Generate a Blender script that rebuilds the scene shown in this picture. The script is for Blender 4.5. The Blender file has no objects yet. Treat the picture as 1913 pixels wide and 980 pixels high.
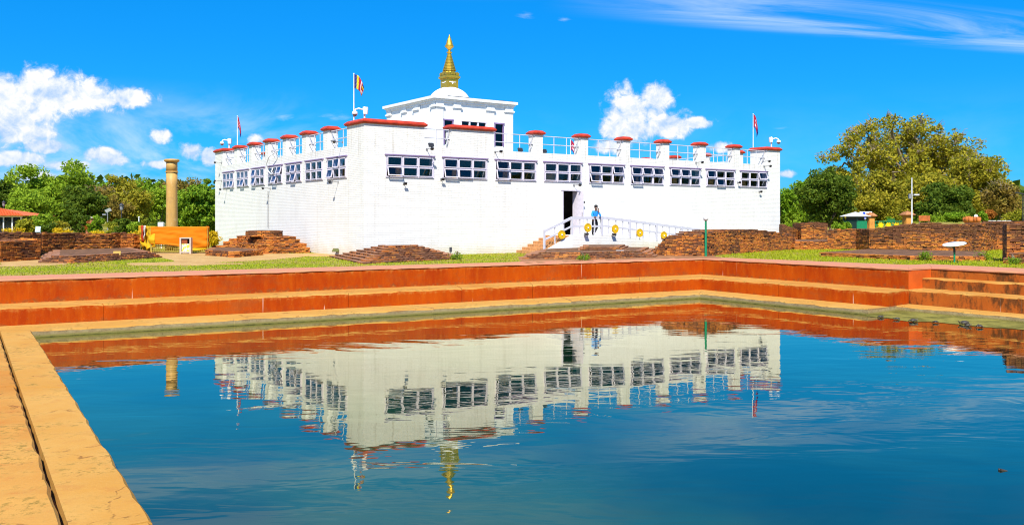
import bpy, bmesh, math, random
import numpy as np
from mathutils import Vector, Matrix, noise as mnoise
R = math.radians
scene = bpy.context.scene
col = scene.collection
random.seed(7)

# ------------------------------------------------------------------ camera
FPX, CX, HY, CAMZ = 1653.0, 956.5, 407.0, 2.0
cam = bpy.data.cameras.new('camera')
cam.sensor_width = 36.0
cam.lens = 36.0 * FPX / 1913.0
cam.shift_y = -(490.0 - HY) / 1913.0
cam.clip_end = 9000.0
cam_o = bpy.data.objects.new('camera', cam)
cam_o.location = (0, 0, CAMZ)
cam_o.rotation_euler = (R(90), 0, 0)
col.objects.link(cam_o)
scene.camera = cam_o
scene.render.resolution_x, scene.render.resolution_y = 1024, 524

# ------------------------------------------------------------------ light
SUN_DIR = Vector((0.10, 1.0, -1.22)).normalized()      # the way the light travels
SUN_EL = math.asin(-SUN_DIR.z)
SUN_AZ = math.atan2(-SUN_DIR.x, -SUN_DIR.y)            # clockwise from +Y
sun = bpy.data.lights.new('sun', 'SUN')
sun.energy = 4.6
sun.angle = R(0.53)
sun.color = (1.0, 0.955, 0.865)
sun_o = bpy.data.objects.new('sun', sun)
sun_o.rotation_euler = SUN_DIR.to_track_quat('-Z', 'Y').to_euler()
sun_o.location = (0, -20, 40)
col.objects.link(sun_o)
scene.view_settings.view_transform = 'Standard'
scene.view_settings.look = 'None'
scene.view_settings.gamma = 1.0
scene.view_settings.exposure = 0.72
scene.view_settings.use_curve_mapping = False
scene.cycles.use_denoising = True
scene.cycles.filter_width = 1.1
scene.cycles.max_bounces = 6
scene.cycles.diffuse_bounces = 2
scene.cycles.glossy_bounces = 3
scene.cycles.transmission_bounces = 3
scene.cycles.transparent_max_bounces = 12
scene.cycles.caustics_reflective = False
scene.cycles.caustics_refractive = False


class NT:
    """small helper round a node tree"""
    def __init__(self, tree):
        self.t = tree

    def n(self, typ, ins=None, **props):
        nd = self.t.nodes.new(typ)
        for k, v in props.items():
            setattr(nd, k, v)
        for k, v in (ins or {}).items():
            s = nd.inputs[k]
            if isinstance(v, bpy.types.NodeSocket):
                self.t.links.new(v, s)
            else:
                s.default_value = v
        return nd

    def m(self, op, a, b=0.0, c=None, clamp=False):
        nd = self.t.nodes.new('ShaderNodeMath')
        nd.operation = op
        nd.use_clamp = clamp
        for i, v in enumerate((a, b, c)):
            if v is None:
                continue
            if isinstance(v, bpy.types.NodeSocket):
                self.t.links.new(v, nd.inputs[i])
            else:
                nd.inputs[i].default_value = v
        return nd.outputs[0]

    def mix(self, fac, a, b, blend='MIX'):
        nd = self.t.nodes.new('ShaderNodeMix')
        nd.data_type = 'RGBA'
        nd.blend_type = blend
        for k, v in ((0, fac), (6, a), (7, b)):
            s = nd.inputs[k]
            if isinstance(v, bpy.types.NodeSocket):
                self.t.links.new(v, s)
            else:
                s.default_value = v if k == 0 else (*v[:3], 1.0)
        return nd.outputs[2]

    def sstep(self, x, lo, hi):
        nd = self.t.nodes.new('ShaderNodeMapRange')
        nd.interpolation_type = 'SMOOTHSTEP'
        self.t.links.new(x, nd.inputs[0])
        nd.inputs[1].default_value = lo
        nd.inputs[2].default_value = hi
        return nd.outputs[0]

    def noise(self, vec, scale, detail=4.0, rough=0.55, dist=0.0):
        nd = self.n('ShaderNodeTexNoise', {'Scale': scale, 'Detail': detail, 'Roughness': rough, 'Distortion': dist})
        if vec is not None:
            self.t.links.new(vec, nd.inputs['Vector'])
        return nd.outputs['Fac']

    def scaled(self, vec, s):
        nd = self.n('ShaderNodeMapping', {'Scale': s})
        self.t.links.new(vec, nd.inputs['Vector'])
        return nd.outputs[0]


def build_world():
    w = bpy.data.worlds.new('World')
    scene.world = w
    w.use_nodes = True
    w.cycles.sampling_method = 'MANUAL'
    w.cycles.sample_map_resolution = 256
    w.node_tree.nodes.clear()
    g = NT(w.node_tree)
    sky = g.n('ShaderNodeTexSky', sky_type='NISHITA', sun_disc=False, sun_elevation=SUN_EL,
              sun_rotation=SUN_AZ % (2 * math.pi), altitude=100.0, air_density=1.0, dust_density=0.6, ozone_density=3.0)
    hs = g.n('ShaderNodeHueSaturation', {'Hue': 0.490, 'Saturation': 1.5, 'Value': 1.0, 'Color': sky.outputs[0]})
    deep = g.mix(1.0, hs.outputs[0], (0.10, 0.58, 0.96), 'MULTIPLY')
    deep = g.mix(0.38, deep, (0.03, 2.55, 6.8))
    tc = g.n('ShaderNodeTexCoord')
    d = tc.outputs['Generated']
    sp = g.n('ShaderNodeSeparateXYZ', {0: d})
    x, y, z = sp.outputs
    az = g.m('MULTIPLY', g.m('ARCTAN2', x, y), 180 / math.pi)
    el = g.m('MULTIPLY', g.m('ARCSINE', z), 180 / math.pi)

    def pix(px, py):
        a = math.atan2(px - CX, FPX)
        return math.degrees(a), math.degrees(math.atan2(HY - py, math.hypot(FPX, px - CX)))
    k = 57.3 / FPX

    def blob(px, py, wx, wy):
        a0, e0 = pix(px, py)
        da = g.m('DIVIDE', g.m('SUBTRACT', az, a0), wx * k)
        de = g.m('DIVIDE', g.m('SUBTRACT', el, e0), wy * k)
        return g.m('SUBTRACT', 1.0, g.m('SQRT', g.m('ADD', g.m('MULTIPLY', da, da), g.m('MULTIPLY', de, de))))
    # cumulus: heaps over a flat-ish base
    f = None
    for b in ((30, 208, 95, 46), (90, 174, 76, 50), (165, 184, 74, 36), (232, 184, 70, 22), (0, 190, 60, 56), (40, 245, 80, 22),
              (297, 253, 22, 17), (190, 287, 32, 15), (90, 272, 46, 14), (25, 298, 50, 16), (205, 298, 28, 11),
              (355, 282, 24, 20), (392, 292, 22, 16), (476, 262, 20, 14), (300, 308, 34, 10), (130, 310, 36, 11), (60, 330, 50, 10),
              (1185, 208, 62, 48), (1222, 182, 42, 32), (1172, 240, 62, 36), (1236, 236, 66, 28), (1298, 230, 34, 12),
              (1345, 275, 30, 14), (1140, 275, 46, 16), (1470, 325, 26, 10), (-150, 240, 120, 60), (2150, 290, 160, 50)):
        bb = blob(*b)
        f = bb if f is None else g.n('ShaderNodeMath', {0: f, 1: bb, 2: 0.12}, operation='SMOOTH_MAX').outputs[0]
    n1 = g.noise(d, 26.0, 9.0, 0.60, 0.25)
    n2 = g.noise(d, 9.0, 3.0, 0.5)
    dens = g.m('ADD', f, g.m('MULTIPLY', g.m('SUBTRACT', n1, 0.5), 1.9))
    dens = g.m('ADD', dens, g.m('MULTIPLY', g.m('SUBTRACT', n2, 0.5), 0.5))
    n3 = g.noise(d, 75.0, 7.0, 0.62, 0.6)
    dens = g.m('ADD', dens, g.m('MULTIPLY', g.m('SUBTRACT', n3, 0.5), 1.05))
    cum = g.sstep(dens, 0.04, 0.52)
    # light and shade inside the heaps
    up = g.n('ShaderNodeVectorMath', {0: d, 1: (0.004, 0.0, -0.012)}, operation='ADD').outputs[0]
    nup = g.noise(up, 26.0, 9.0, 0.60, 0.25)
    n3u = g.noise(g.n('ShaderNodeVectorMath', {0: d, 1: (0.002, 0.0, -0.005)}, operation='ADD').outputs[0], 75.0, 7.0, 0.62, 0.6)
    rel = g.m('ADD', 0.62, g.m('ADD', g.m('MULTIPLY', g.m('SUBTRACT', n1, nup), 3.2), g.m('MULTIPLY', g.m('SUBTRACT', n3, n3u), 1.6)), clamp=True)
    rel = g.m('MULTIPLY', rel, g.sstep(dens, 0.10, 0.62), clamp=True)
    low = g.sstep(el, 0.6, 6.0)
    rel = g.m('MULTIPLY', rel, g.m('ADD', 0.45, g.m('MULTIPLY', low, 0.55)), clamp=True)
    ccol = g.mix(rel, (3.0, 4.2, 6.2), (6.7, 6.6, 6.5))
    # thin cloud near the horizon on the left, and streaks of cirrus higher up
    hz = g.m('MULTIPLY', g.sstep(g.noise(g.scaled(d, (1, 1, 2.6)), 7.0, 7.0, 0.6, 0.4), 0.37, 0.66),
             g.m('MULTIPLY', g.sstep(el, -1.0, 1.0), g.m('SUBTRACT', 1.0, g.sstep(el, 3.5, 8.5))))
    hz = g.m('MULTIPLY', hz, g.m('SUBTRACT', 0.85, g.m('MULTIPLY', g.sstep(az, -18.0, -9.0), 0.78)))
    # cirrus is laid out on a sheet high above, so it streaks away over the head of the viewer too
    zc = g.m('MAXIMUM', z, 0.03)
    sx = g.m('DIVIDE', x, zc)
    sy = g.m('DIVIDE', y, zc)
    cv = g.n('ShaderNodeCombineXYZ', {0: g.m('ADD', g.m('MULTIPLY', sx, 0.40), g.m('MULTIPLY', sy, 0.14)),
                                      1: g.m('SUBTRACT', g.m('MULTIPLY', sy, 1.5), g.m('MULTIPLY', sx, 0.53)), 2: 0.0}).outputs[0]
    cn = g.noise(cv, 1.1, 8.0, 0.62, 0.8)
    band = g.m('SUBTRACT', 1.0, g.m('ABSOLUTE', g.m('DIVIDE', g.m('SUBTRACT', g.m('SUBTRACT', sy, g.m('MULTIPLY', sx, 0.355)), 3.86), 0.50)))
    band = g.m('MAXIMUM', band, 0.0)
    side = g.m('MULTIPLY', g.sstep(sx, 0.1, 1.3), 1.0)
    ci = g.m('MULTIPLY', g.m('MULTIPLY', g.sstep(cn, 0.34, 0.66), g.sstep(band, 0.0, 0.7)), side)
    cv2 = g.sstep(g.noise(cv, 0.45, 7.0, 0.6, 0.5), 0.40, 0.64)
    ci2 = g.m('MULTIPLY', g.m('MULTIPLY', cv2, g.m('SUBTRACT', 0.44, g.m('MULTIPLY', g.sstep(az, -2.0, 12.0), 0.38))), g.sstep(el, 13.6, 16.0))
    wisp = g.noise(g.scaled(d, (1, 1, 4.0)), 22.0, 6.0, 0.62, 0.5)
    wm = None
    for b in ((620, 215, 55, 18), (515, 217, 45, 15), (1460, 240, 90, 9), (985, 28, 40, 9), (1055, 37, 40, 7), (1680, 400, 200, 30)):
        bb = blob(*b)
        wm = bb if wm is None else g.m('MAXIMUM', wm, bb)
    wisps = g.m('MULTIPLY', g.sstep(g.m('ADD', g.m('MULTIPLY', g.m('MAXIMUM', wm, 0.0), 0.9), g.m('MULTIPLY', g.m('SUBTRACT', wisp, 0.62), g.m('MULTIPLY', g.sstep(wm, 0.0, 0.25), 3.0))), 0.05, 1.3), 0.50)
    thin = g.m('MAXIMUM', g.m('MAXIMUM', g.m('MULTIPLY', ci, 0.62), ci2), g.m('MAXIMUM', wisps, g.m('MULTIPLY', hz, 0.85)), clamp=True)
    c1 = g.mix(thin, deep, (5.0, 5.9, 7.0))
    c2 = g.mix(cum, c1, ccol)
    bg = g.n('ShaderNodeBackground', {'Color': c2, 'Strength': 0.10})
    out = g.n('ShaderNodeOutputWorld')
    w.node_tree.links.new(bg.outputs[0], out.inputs[0])


build_world()


# ------------------------------------------------------------------ pixels of the photo to places
def G(px, py, z=0.0):
    """the point of the horizontal plane z seen at this pixel"""
    Y = FPX * (CAMZ - z) / (py - HY)
    return Vector(((px - CX) / FPX * Y, Y, z))


def XA(px, Y):
    return (px - CX) / FPX * Y


def ZA(py, Y):
    return CAMZ + (HY - py) * Y / FPX


# ------------------------------------------------------------------ objects
def tag(o, label=None, cat=None, group=None, kind=None):
    if label: o['label'] = label
    if cat: o['category'] = cat
    if group: o['group'] = group
    if kind: o['kind'] = kind
    return o


def empty(name, loc=(0, 0, 0), rz=0.0, label=None, cat=None, group=None, parent=None, kind=None):
    o = bpy.data.objects.new(name, None)
    o.empty_display_size = 0.3
    o.location = loc
    o.rotation_euler = (0, 0, rz)
    o.parent = parent
    col.objects.link(o)
    return tag(o, label, cat, group, kind)


class MB:
    """collects shapes for one mesh"""
    def __init__(self):
        self.v, self.f, self.s, self.mi = [], [], [], []
        self.cur = 0

    def add(self, verts, faces, smooth=False):
        b = len(self.v)
        self.v += [tuple(p) for p in verts]
        self.f += [tuple(b + i for i in q) for q in faces]
        self.s += [smooth] * len(faces)
        self.mi += [self.cur] * len(faces)
        return self

    def box(self, x0, x1, y0, y1, z0, z1):
        v = [(x, y, z) for z in (z0, z1) for y in (y0, y1) for x in (x0, x1)]
        return self.add(v, [(0, 2, 3, 1), (4, 5, 7, 6), (0, 1, 5, 4), (2, 6, 7, 3), (0, 4, 6, 2), (1, 3, 7, 5)])

    def mbox(self, mat, sx, sy, sz):
        v = [mat @ Vector((x * sx / 2, y * sy / 2, z * sz / 2)) for z in (-1, 1) for y in (-1, 1) for x in (-1, 1)]
        return self.add(v, [(0, 2, 3, 1), (4, 5, 7, 6), (0, 1, 5, 4), (2, 6, 7, 3), (0, 4, 6, 2), (1, 3, 7, 5)])

    def cbox(self, x0, x1, y0, y1, z0, z1, c):
        """box with all its top edges chamfered"""
        v = [(x0, y0, z0), (x1, y0, z0), (x1, y1, z0), (x0, y1, z0), (x0, y0, z1 - c), (x1, y0, z1 - c), (x1, y1, z1 - c), (x0, y1, z1 - c),
             (x0 + c, y0 + c, z1), (x1 - c, y0 + c, z1), (x1 - c, y1 - c, z1), (x0 + c, y1 - c, z1)]
        f = [(3, 2, 1, 0), (8, 9, 10, 11)]
        for i in range(4):
            j = (i + 1) % 4
            f += [(i, j, 4 + j, 4 + i), (4 + i, 4 + j, 8 + j, 8 + i)]
        return self.add(v, f)

    def prism(self, poly, z0, z1):
        n = len(poly)
        v = [(p[0], p[1], z0) for p in poly] + [(p[0], p[1], z1) for p in poly]
        f = [tuple(range(n - 1, -1, -1)), tuple(range(n, 2 * n))]
        f += [(i, (i + 1) % n, n + (i + 1) % n, n + i) for i in range(n)]
        return self.add(v, f)

    def frust(self, poly0, z0, poly1, z1):
        n = len(poly0)
        v = [(p[0], p[1], z0) for p in poly0] + [(p[0], p[1], z1) for p in poly1]
        f = [tuple(range(n - 1, -1, -1)), tuple(range(n, 2 * n))]
        f += [(i, (i + 1) % n, n + (i + 1) % n, n + i) for i in range(n)]
        return self.add(v, f)

    def tube(self, pts, rad, n=8, cap=True, smooth=True):
        pts = [Vector(p) for p in pts]
        if not isinstance(rad, (list, tuple)):
            rad = [rad] * len(pts)
        v, f = [], []
        ref = None
        for i, p in enumerate(pts):
            t = (pts[min(i + 1, len(pts) - 1)] - pts[max(i - 1, 0)]).normalized()
            if ref is None:
                ref = Vector((1, 0, 0)) if abs(t.x) < 0.8 else Vector((0, 1, 0))
            a = t.cross(ref).normalized()
            b = t.cross(a)
            ref = -b if False else ref
            for k in range(n):
                w = 2 * math.pi * k / n
                v.append(p + (a * math.cos(w) + b * math.sin(w)) * rad[i])
        for i in range(len(pts) - 1):
            for k in range(n):
                k2 = (k + 1) % n
                f.append((i * n + k, i * n + k2, (i + 1) * n + k2, (i + 1) * n + k))
        self.add(v, f, smooth)
        if cap:
            m = (len(pts) - 1) * n
            self.add(v[:n], [tuple(range(n))])
            self.add(v[m:m + n], [tuple(range(n - 1, -1, -1))])
        return self

    def lathe(self, prof, c=(0, 0, 0), n=24, smooth=True, rot=0.0, sq=False):
        """profile of (r, z); sq gives a square section"""
        v, f = [], []
        for r, z in prof:
            for k in range(n):
                w = 2 * math.pi * k / n + rot
                v.append((c[0] + r * math.cos(w), c[1] + r * math.sin(w), c[2] + z))
        for i in range(len(prof) - 1):
            for k in range(n):
                k2 = (k + 1) % n
                f.append((i * n + k, i * n + k2, (i + 1) * n + k2, (i + 1) * n + k))
        f.append(tuple(range(n - 1, -1, -1)))
        m = (len(prof) - 1) * n
        f.append(tuple(range(m, m + n)))
        return self.add(v, f, smooth)

    def ball(self, c, r, n=12, sx=1, sy=1, sz=1):
        prof = []
        for i in range(1, n // 2):
            w = math.pi * i / (n // 2)
            prof.append((math.sin(w), -math.cos(w)))
        b = len(self.v)
        self.lathe(prof, (0, 0, 0), n)
        for i in range(b, len(self.v)):
            p = self.v[i]
            self.v[i] = (c[0] + p[0] * r * sx, c[1] + p[1] * r * sy, c[2] + p[2] * r * sz)
        return self

    def mesh(self, name, mats):
        me = bpy.data.meshes.new(name)
        me.from_pydata(self.v, [], self.f)
        me.polygons.foreach_set('use_smooth', self.s)
        me.polygons.foreach_set('material_index', self.mi)
        for m in (mats if isinstance(mats, (list, tuple)) else [mats]):
            me.materials.append(m)
        me.update()
        return me

    def build(self, name, mats, parent=None, loc=(0, 0, 0), rz=0.0):
        return put(name, self.mesh(name, mats), parent, loc, rz)


def put(name, me, parent=None, loc=(0, 0, 0), rz=0.0, scale=None, rot=None):
    o = bpy.data.objects.new(name, me)
    o.location = loc
    o.rotation_euler = rot if rot is not None else (0, 0, rz)
    if scale: o.scale = scale
    o.parent = parent
    col.objects.link(o)
    return o


KIDS = {}


def copy_tree(o, parent=None):
    c = o.copy()
    col.objects.link(c)
    c.parent = parent
    for ch in o.children:
        copy_tree(ch, c)
    return c


# ------------------------------------------------------------------ materials
def new_mat(name):
    m = bpy.data.materials.new(name)
    m.use_nodes = True
    m.node_tree.nodes.clear()
    return m, NT(m.node_tree)


def finish(m, g, shader, disp=None):
    out = g.n('ShaderNodeOutputMaterial')
    g.t.links.new(shader, out.inputs[0])
    return m


def principled(g, color, rough=0.6, normal=None, metallic=0.0, spec=0.4, **kw):
    ins = {'Base Color': color if isinstance(color, bpy.types.NodeSocket) else (*color, 1.0), 'Roughness': rough, 'Metallic': metallic,
           'Specular IOR Level': spec}
    ins.update(kw)
    if normal is not None:
        ins['Normal'] = normal
    return g.n('ShaderNodeBsdfPrincipled', ins).outputs[0]


def bump(g, h, strength=0.3, dist=0.02):
    return g.n('ShaderNodeBump', {'Strength': strength, 'Distance': dist, 'Height': h}).outputs[0]


def plain(name, c, rough=0.6, metallic=0.0, var=0.12, scale=6.0, spec=0.4, bmp=0.08):
    """paint or plastic with faint mottling"""
    m, g = new_mat(name)
    tc = g.n('ShaderNodeTexCoord').outputs['Object']
    n = g.noise(tc, scale, 5.0, 0.6)
    lo = tuple(max(0, a * (1 - var)) for a in c)
    hi = tuple(min(1, a * (1 + var)) for a in c)
    k = g.mix(g.sstep(n, 0.3, 0.7), lo, hi)
    nb = bump(g, g.noise(tc, scale * 8, 3.0), bmp, 0.01)
    return finish(m, g, principled(g, k, rough, nb, metallic, spec))


M = {}


def mat_white_brick():
    m, g = new_mat('white_painted_brick')
    tc = g.n('ShaderNodeTexCoord').outputs['Object']
    sp = g.n('ShaderNodeSeparateXYZ', {0: tc})
    run = g.m('ADD', sp.outputs[0], sp.outputs[1])
    v = g.n('ShaderNodeCombineXYZ', {0: run, 1: sp.outputs[2], 2: 0.0}).outputs[0]
    wob = g.n('ShaderNodeVectorMath', {0: v, 1: g.n('ShaderNodeTexNoise', {'Vector': tc, 'Scale': 3.0}).outputs['Color']}, operation='MULTIPLY_ADD').outputs[0]
    wob2 = g.n('ShaderNodeVectorMath', {0: g.n('ShaderNodeTexNoise', {'Vector': tc, 'Scale': 2.2, 'Detail': 3.0}).outputs['Color'], 1: (0.03, 0.03, 0), 2: v}, operation='MULTIPLY_ADD').outputs[0]
    br = g.n('ShaderNodeTexBrick', {'Vector': wob2, 'Scale': 1.0, 'Mortar Size': 0.010, 'Mortar Smooth': 0.4, 'Brick Width': 0.42, 'Row Height': 0.094,
                                    'Color1': (1, 1, 1, 1), 'Color2': (0.8, 0.8, 0.8, 1), 'Mortar': (0, 0, 0, 1)})
    h = g.m('ADD', g.m('MULTIPLY', br.outputs['Color'], 1.0), g.m('MULTIPLY', g.noise(tc, 22.0, 5.0, 0.65), 0.55))
    joint = g.m('MULTIPLY', br.outputs['Fac'], g.sstep(g.noise(tc, 2.1, 6.0, 0.68), 0.30, 0.58))
    base = g.mix(g.sstep(g.noise(tc, 0.8, 6.0, 0.65), 0.35, 0.75), (0.83, 0.81, 0.755), (0.77, 0.745, 0.685))
    base = g.mix(g.m('MULTIPLY', joint, 0.30), base, (0.36, 0.345, 0.33))
    # weather streaks running down, dirt splashed up from the ground
    stv = g.noise(g.scaled(tc, (5.0, 5.0, 0.30)), 1.0, 5.0, 0.6)
    zz = sp.outputs[2]
    top = g.m('MULTIPLY', g.sstep(stv, 0.52, 0.76), g.m('MULTIPLY', g.sstep(zz, 5.0, 5.75), 0.75))
    base = g.mix(top, base, (0.42, 0.36, 0.28))
    all_st = g.m('MULTIPLY', g.sstep(g.noise(g.scaled(tc, (2.6, 2.6, 0.12)), 1.0, 6.0, 0.65), 0.52, 0.8), 0.34)
    base = g.mix(all_st, base, (0.50, 0.46, 0.40))
    ft = g.m('MULTIPLY', g.m('SUBTRACT', 1.0, g.sstep(g.m('ADD', zz, g.m('MULTIPLY', g.noise(tc, 1.4, 5.0), 0.9)), 0.35, 1.25)), 0.55)
    base = g.mix(ft, base, (0.60, 0.47, 0.30))
    return finish(m, g, principled(g, base, 0.62, bump(g, h, 0.55, 0.02), spec=0.3))


def mat_plaster_white():
    m, g = new_mat('white_plaster')
    tc = g.n('ShaderNodeTexCoord').outputs['Object']
    b = g.mix(g.sstep(g.noise(g.scaled(tc, (2.5, 2.5, 0.5)), 1.5, 6.0, 0.6), 0.4, 0.8), (0.80, 0.80, 0.78), (0.68, 0.66, 0.63))
    return finish(m, g, principled(g, b, 0.6, bump(g, g.noise(tc, 14.0, 5.0), 0.15, 0.01), spec=0.3))


def mat_brick(name='ruin_brick', bright=1.0, soot0=0.48, tread=(0.20, 0.105, 0.070), tread_k=0.75):
    m, g = new_mat(name)
    geo = g.n('ShaderNodeNewGeometry')
    pos = geo.outputs['Position']
    oi = g.n('ShaderNodeObjectInfo').outputs['Random']
    rnd = g.m('FRACT', g.m('ADD', geo.outputs['Random Per Island'], g.m('MULTIPLY', oi, 7.31)))
    rnd2 = g.m('FRACT', g.m('MULTIPLY', rnd, 13.7))
    big = g.noise(pos, 0.75, 5.0, 0.62)
    fine = g.noise(pos, 14.0, 5.0, 0.65)
    c = g.mix(rnd, (0.52 * bright, 0.165 * bright, 0.028), (0.36 * bright, 0.105 * bright, 0.030))
    c = g.mix(g.m('MULTIPLY', g.sstep(rnd2, 0.55, 1.0), 0.7), c, (0.62 * bright, 0.26 * bright, 0.045))
    band = g.noise(g.scaled(pos, (0.5, 0.5, 11.0)), 1.0, 3.0, 0.6)
    soot = g.sstep(g.m('ADD', g.m('MULTIPLY', big, 0.52), g.m('ADD', g.m('MULTIPLY', fine, 0.18), g.m('ADD', g.m('MULTIPLY', rnd, 0.11), g.m('ADD', g.m('MULTIPLY', band, 0.32), g.m('MULTIPLY', g.sstep(g.n('ShaderNodeSeparateXYZ', {0: pos}).outputs[2], 0.55, 1.7), 0.13))))), soot0, soot0 + 0.16)
    c = g.mix(g.m('MULTIPLY', soot, 0.80), c, (0.060, 0.034, 0.024))
    # lichen and soil on the upper sides; the dark variant paints sunlight there
    nz = g.n('ShaderNodeSeparateXYZ', {0: geo.outputs['True Normal']}).outputs[2]
    c = g.mix(g.m('MULTIPLY', g.sstep(nz, 0.5, 0.9), g.m('MULTIPLY', g.sstep(fine, 0.15, 0.55), tread_k)), c, tread)
    return finish(m, g, principled(g, c, 0.85, bump(g, fine, 0.5, 0.015), spec=0.2))


def mat_ruin_core():
    m, g = new_mat('ruin_core')
    pos = g.n('ShaderNodeNewGeometry').outputs['Position']
    c = g.mix(g.sstep(g.noise(pos, 3.0, 6.0, 0.65), 0.35, 0.7), (0.10, 0.052, 0.030), (0.23, 0.115, 0.06))
    return finish(m, g, principled(g, c, 0.95, bump(g, g.noise(pos, 9.0, 6.0, 0.7), 0.8, 0.04), spec=0.1))


def mat_pool_red(name='red_pool_plaster', stain=0.0):
    m, g = new_mat(name)
    pos = g.n('ShaderNodeNewGeometry').outputs['Position']
    s1 = g.noise(g.scaled(pos, (0.8, 0.8, 0.5)), 1.0, 7.0, 0.66)
    s2 = g.noise(g.scaled(pos, (6.0, 6.0, 1.1)), 1.0, 6.0, 0.65)
    pt = g.noise(pos, 5.5, 8.0, 0.72)
    c = g.mix(g.sstep(s1, 0.34, 0.68), (0.44, 0.066, 0.001), (0.33, 0.034, 0.001))
    c = g.mix(g.m('MULTIPLY', g.sstep(s2, 0.44, 0.76), 0.34), c, (0.52, 0.120, 0.004))
    c = g.mix(g.m('MULTIPLY', g.sstep(pt, 0.56, 0.76), 0.50), c, (0.20, 0.050, 0.016))
    zr = g.n('ShaderNodeSeparateXYZ', {0: pos}).outputs[2]
    zj = g.m('ADD', zr, g.m('MULTIPLY', g.m('SUBTRACT', s2, 0.5), 0.34))
    edge = g.m('MAXIMUM', g.m('MULTIPLY', g.sstep(zj, -0.18, -0.06), 1.0), g.m('MULTIPLY', g.sstep(zj, -0.92, -0.82), g.m('SUBTRACT', 1.0, g.sstep(zj, -0.76, -0.72))))
    c = g.mix(g.m('MULTIPLY', edge, g.m('MULTIPLY', g.sstep(pt, 0.40, 0.60), 0.6)), c, (0.50, 0.185, 0.035))
    # splash line of old grime low on each riser
    gr_ = g.m('MAXIMUM', g.m('SUBTRACT', 1.0, g.sstep(g.m('ADD', zj, 0.0), -1.32, -1.18)), g.m('MULTIPLY', g.sstep(zj, -0.80, -0.74), g.m('SUBTRACT', 1.0, g.sstep(zj, -0.72, -0.58))))
    c = g.mix(g.m('MULTIPLY', gr_, g.m('MULTIPLY', g.sstep(pt, 0.42, 0.62), 0.6)), c, (0.17, 0.075, 0.022))
    dk = g.noise(g.scaled(pos, (0.35, 0.35, 0.9)), 1.0, 8.0, 0.75)
    c = g.mix(g.m('MULTIPLY', g.sstep(dk, 0.53, 0.70), 0.45), c, (0.26, 0.075, 0.018))
    wh = g.noise(g.scaled(pos, (6.0, 6.0, 0.25)), 1.0, 1.0, 0.9)
    c = g.mix(g.m('MULTIPLY', g.sstep(wh, 0.745, 0.775), 0.7), c, (0.72, 0.50, 0.36))
    fine = g.noise(pos, 30.0, 4.0, 0.7)
    c = g.mix(g.m('MULTIPLY', g.sstep(fine, 0.58, 0.75), 0.28), c, (0.75, 0.33, 0.12))
    if stain:
        c = g.mix(0.45, c, (0.40, 0.150, 0.028))
        blk = g.sstep(g.m('ADD', g.noise(g.scaled(pos, (1.6, 1.6, 0.9)), 1.0, 8.0, 0.72), g.m('MULTIPLY', s2, 0.25)), 0.57, 0.72)
        c = g.mix(g.m('MULTIPLY', blk, stain), c, (0.055, 0.030, 0.012))
    return finish(m, g, principled(g, c, 0.75, bump(g, g.m('ADD', pt, g.m('MULTIPLY', fine, 0.3)), 0.35, 0.02), spec=0.08))


def mat_pool_tread(name='ochre_stone_tread', ca=(0.44, 0.180, 0.030), cb=(0.50, 0.255, 0.058), cc=(0.42, 0.125, 0.030)):
    m, g = new_mat(name)
    pos = g.n('ShaderNodeNewGeometry').outputs['Position']
    big = g.noise(pos, 0.55, 6.0, 0.62)
    mid = g.noise(pos, 3.0, 7.0, 0.68)
    fine = g.noise(pos, 26.0, 5.0, 0.7)
    c = g.mix(g.sstep(big, 0.33, 0.68), ca, cb)
    c = g.mix(g.m('MULTIPLY', g.sstep(mid, 0.50, 0.72), 0.45), c, cc)
    c = g.mix(g.m('MULTIPLY', g.sstep(fine, 0.50, 0.78), 0.35), c, (0.55, 0.30, 0.085))
    moss = g.m('MULTIPLY', g.sstep(g.noise(pos, 1.1, 3.0, 0.6), 0.49, 0.63), g.sstep(g.noise(g.scaled(pos, (1.0, 1.0, 1.0)), 7.0, 8.0, 0.78), 0.50, 0.60))
    c = g.mix(g.m('MULTIPLY', moss, 0.75), c, (0.185, 0.125, 0.022))
    crack = g.n('ShaderNodeTexVoronoi', {'Vector': g.n('ShaderNodeVectorMath', {0: g.n('ShaderNodeTexNoise', {'Vector': pos, 'Scale': 2.0, 'Detail': 4.0}).outputs['Color'], 1: (0.9, 0.9, 0.9), 2: pos}, operation='MULTIPLY_ADD').outputs[0],
                                         'Scale': 0.45}, feature='DISTANCE_TO_EDGE').outputs['Distance']
    ck = g.m('MULTIPLY', g.m('SUBTRACT', 1.0, g.sstep(crack, 0.0, 0.012)), g.sstep(mid, 0.45, 0.6))
    c = g.mix(g.m('MULTIPLY', ck, 0.6), c, (0.10, 0.04, 0.015))
    h = g.m('SUBTRACT', g.m('ADD', g.m('MULTIPLY', mid, 0.6), g.m('MULTIPLY', fine, 0.35)), g.m('MULTIPLY', ck, 0.5))
    return finish(m, g, principled(g, c, 0.8, bump(g, h, 0.5, 0.025), spec=0.10))


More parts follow.
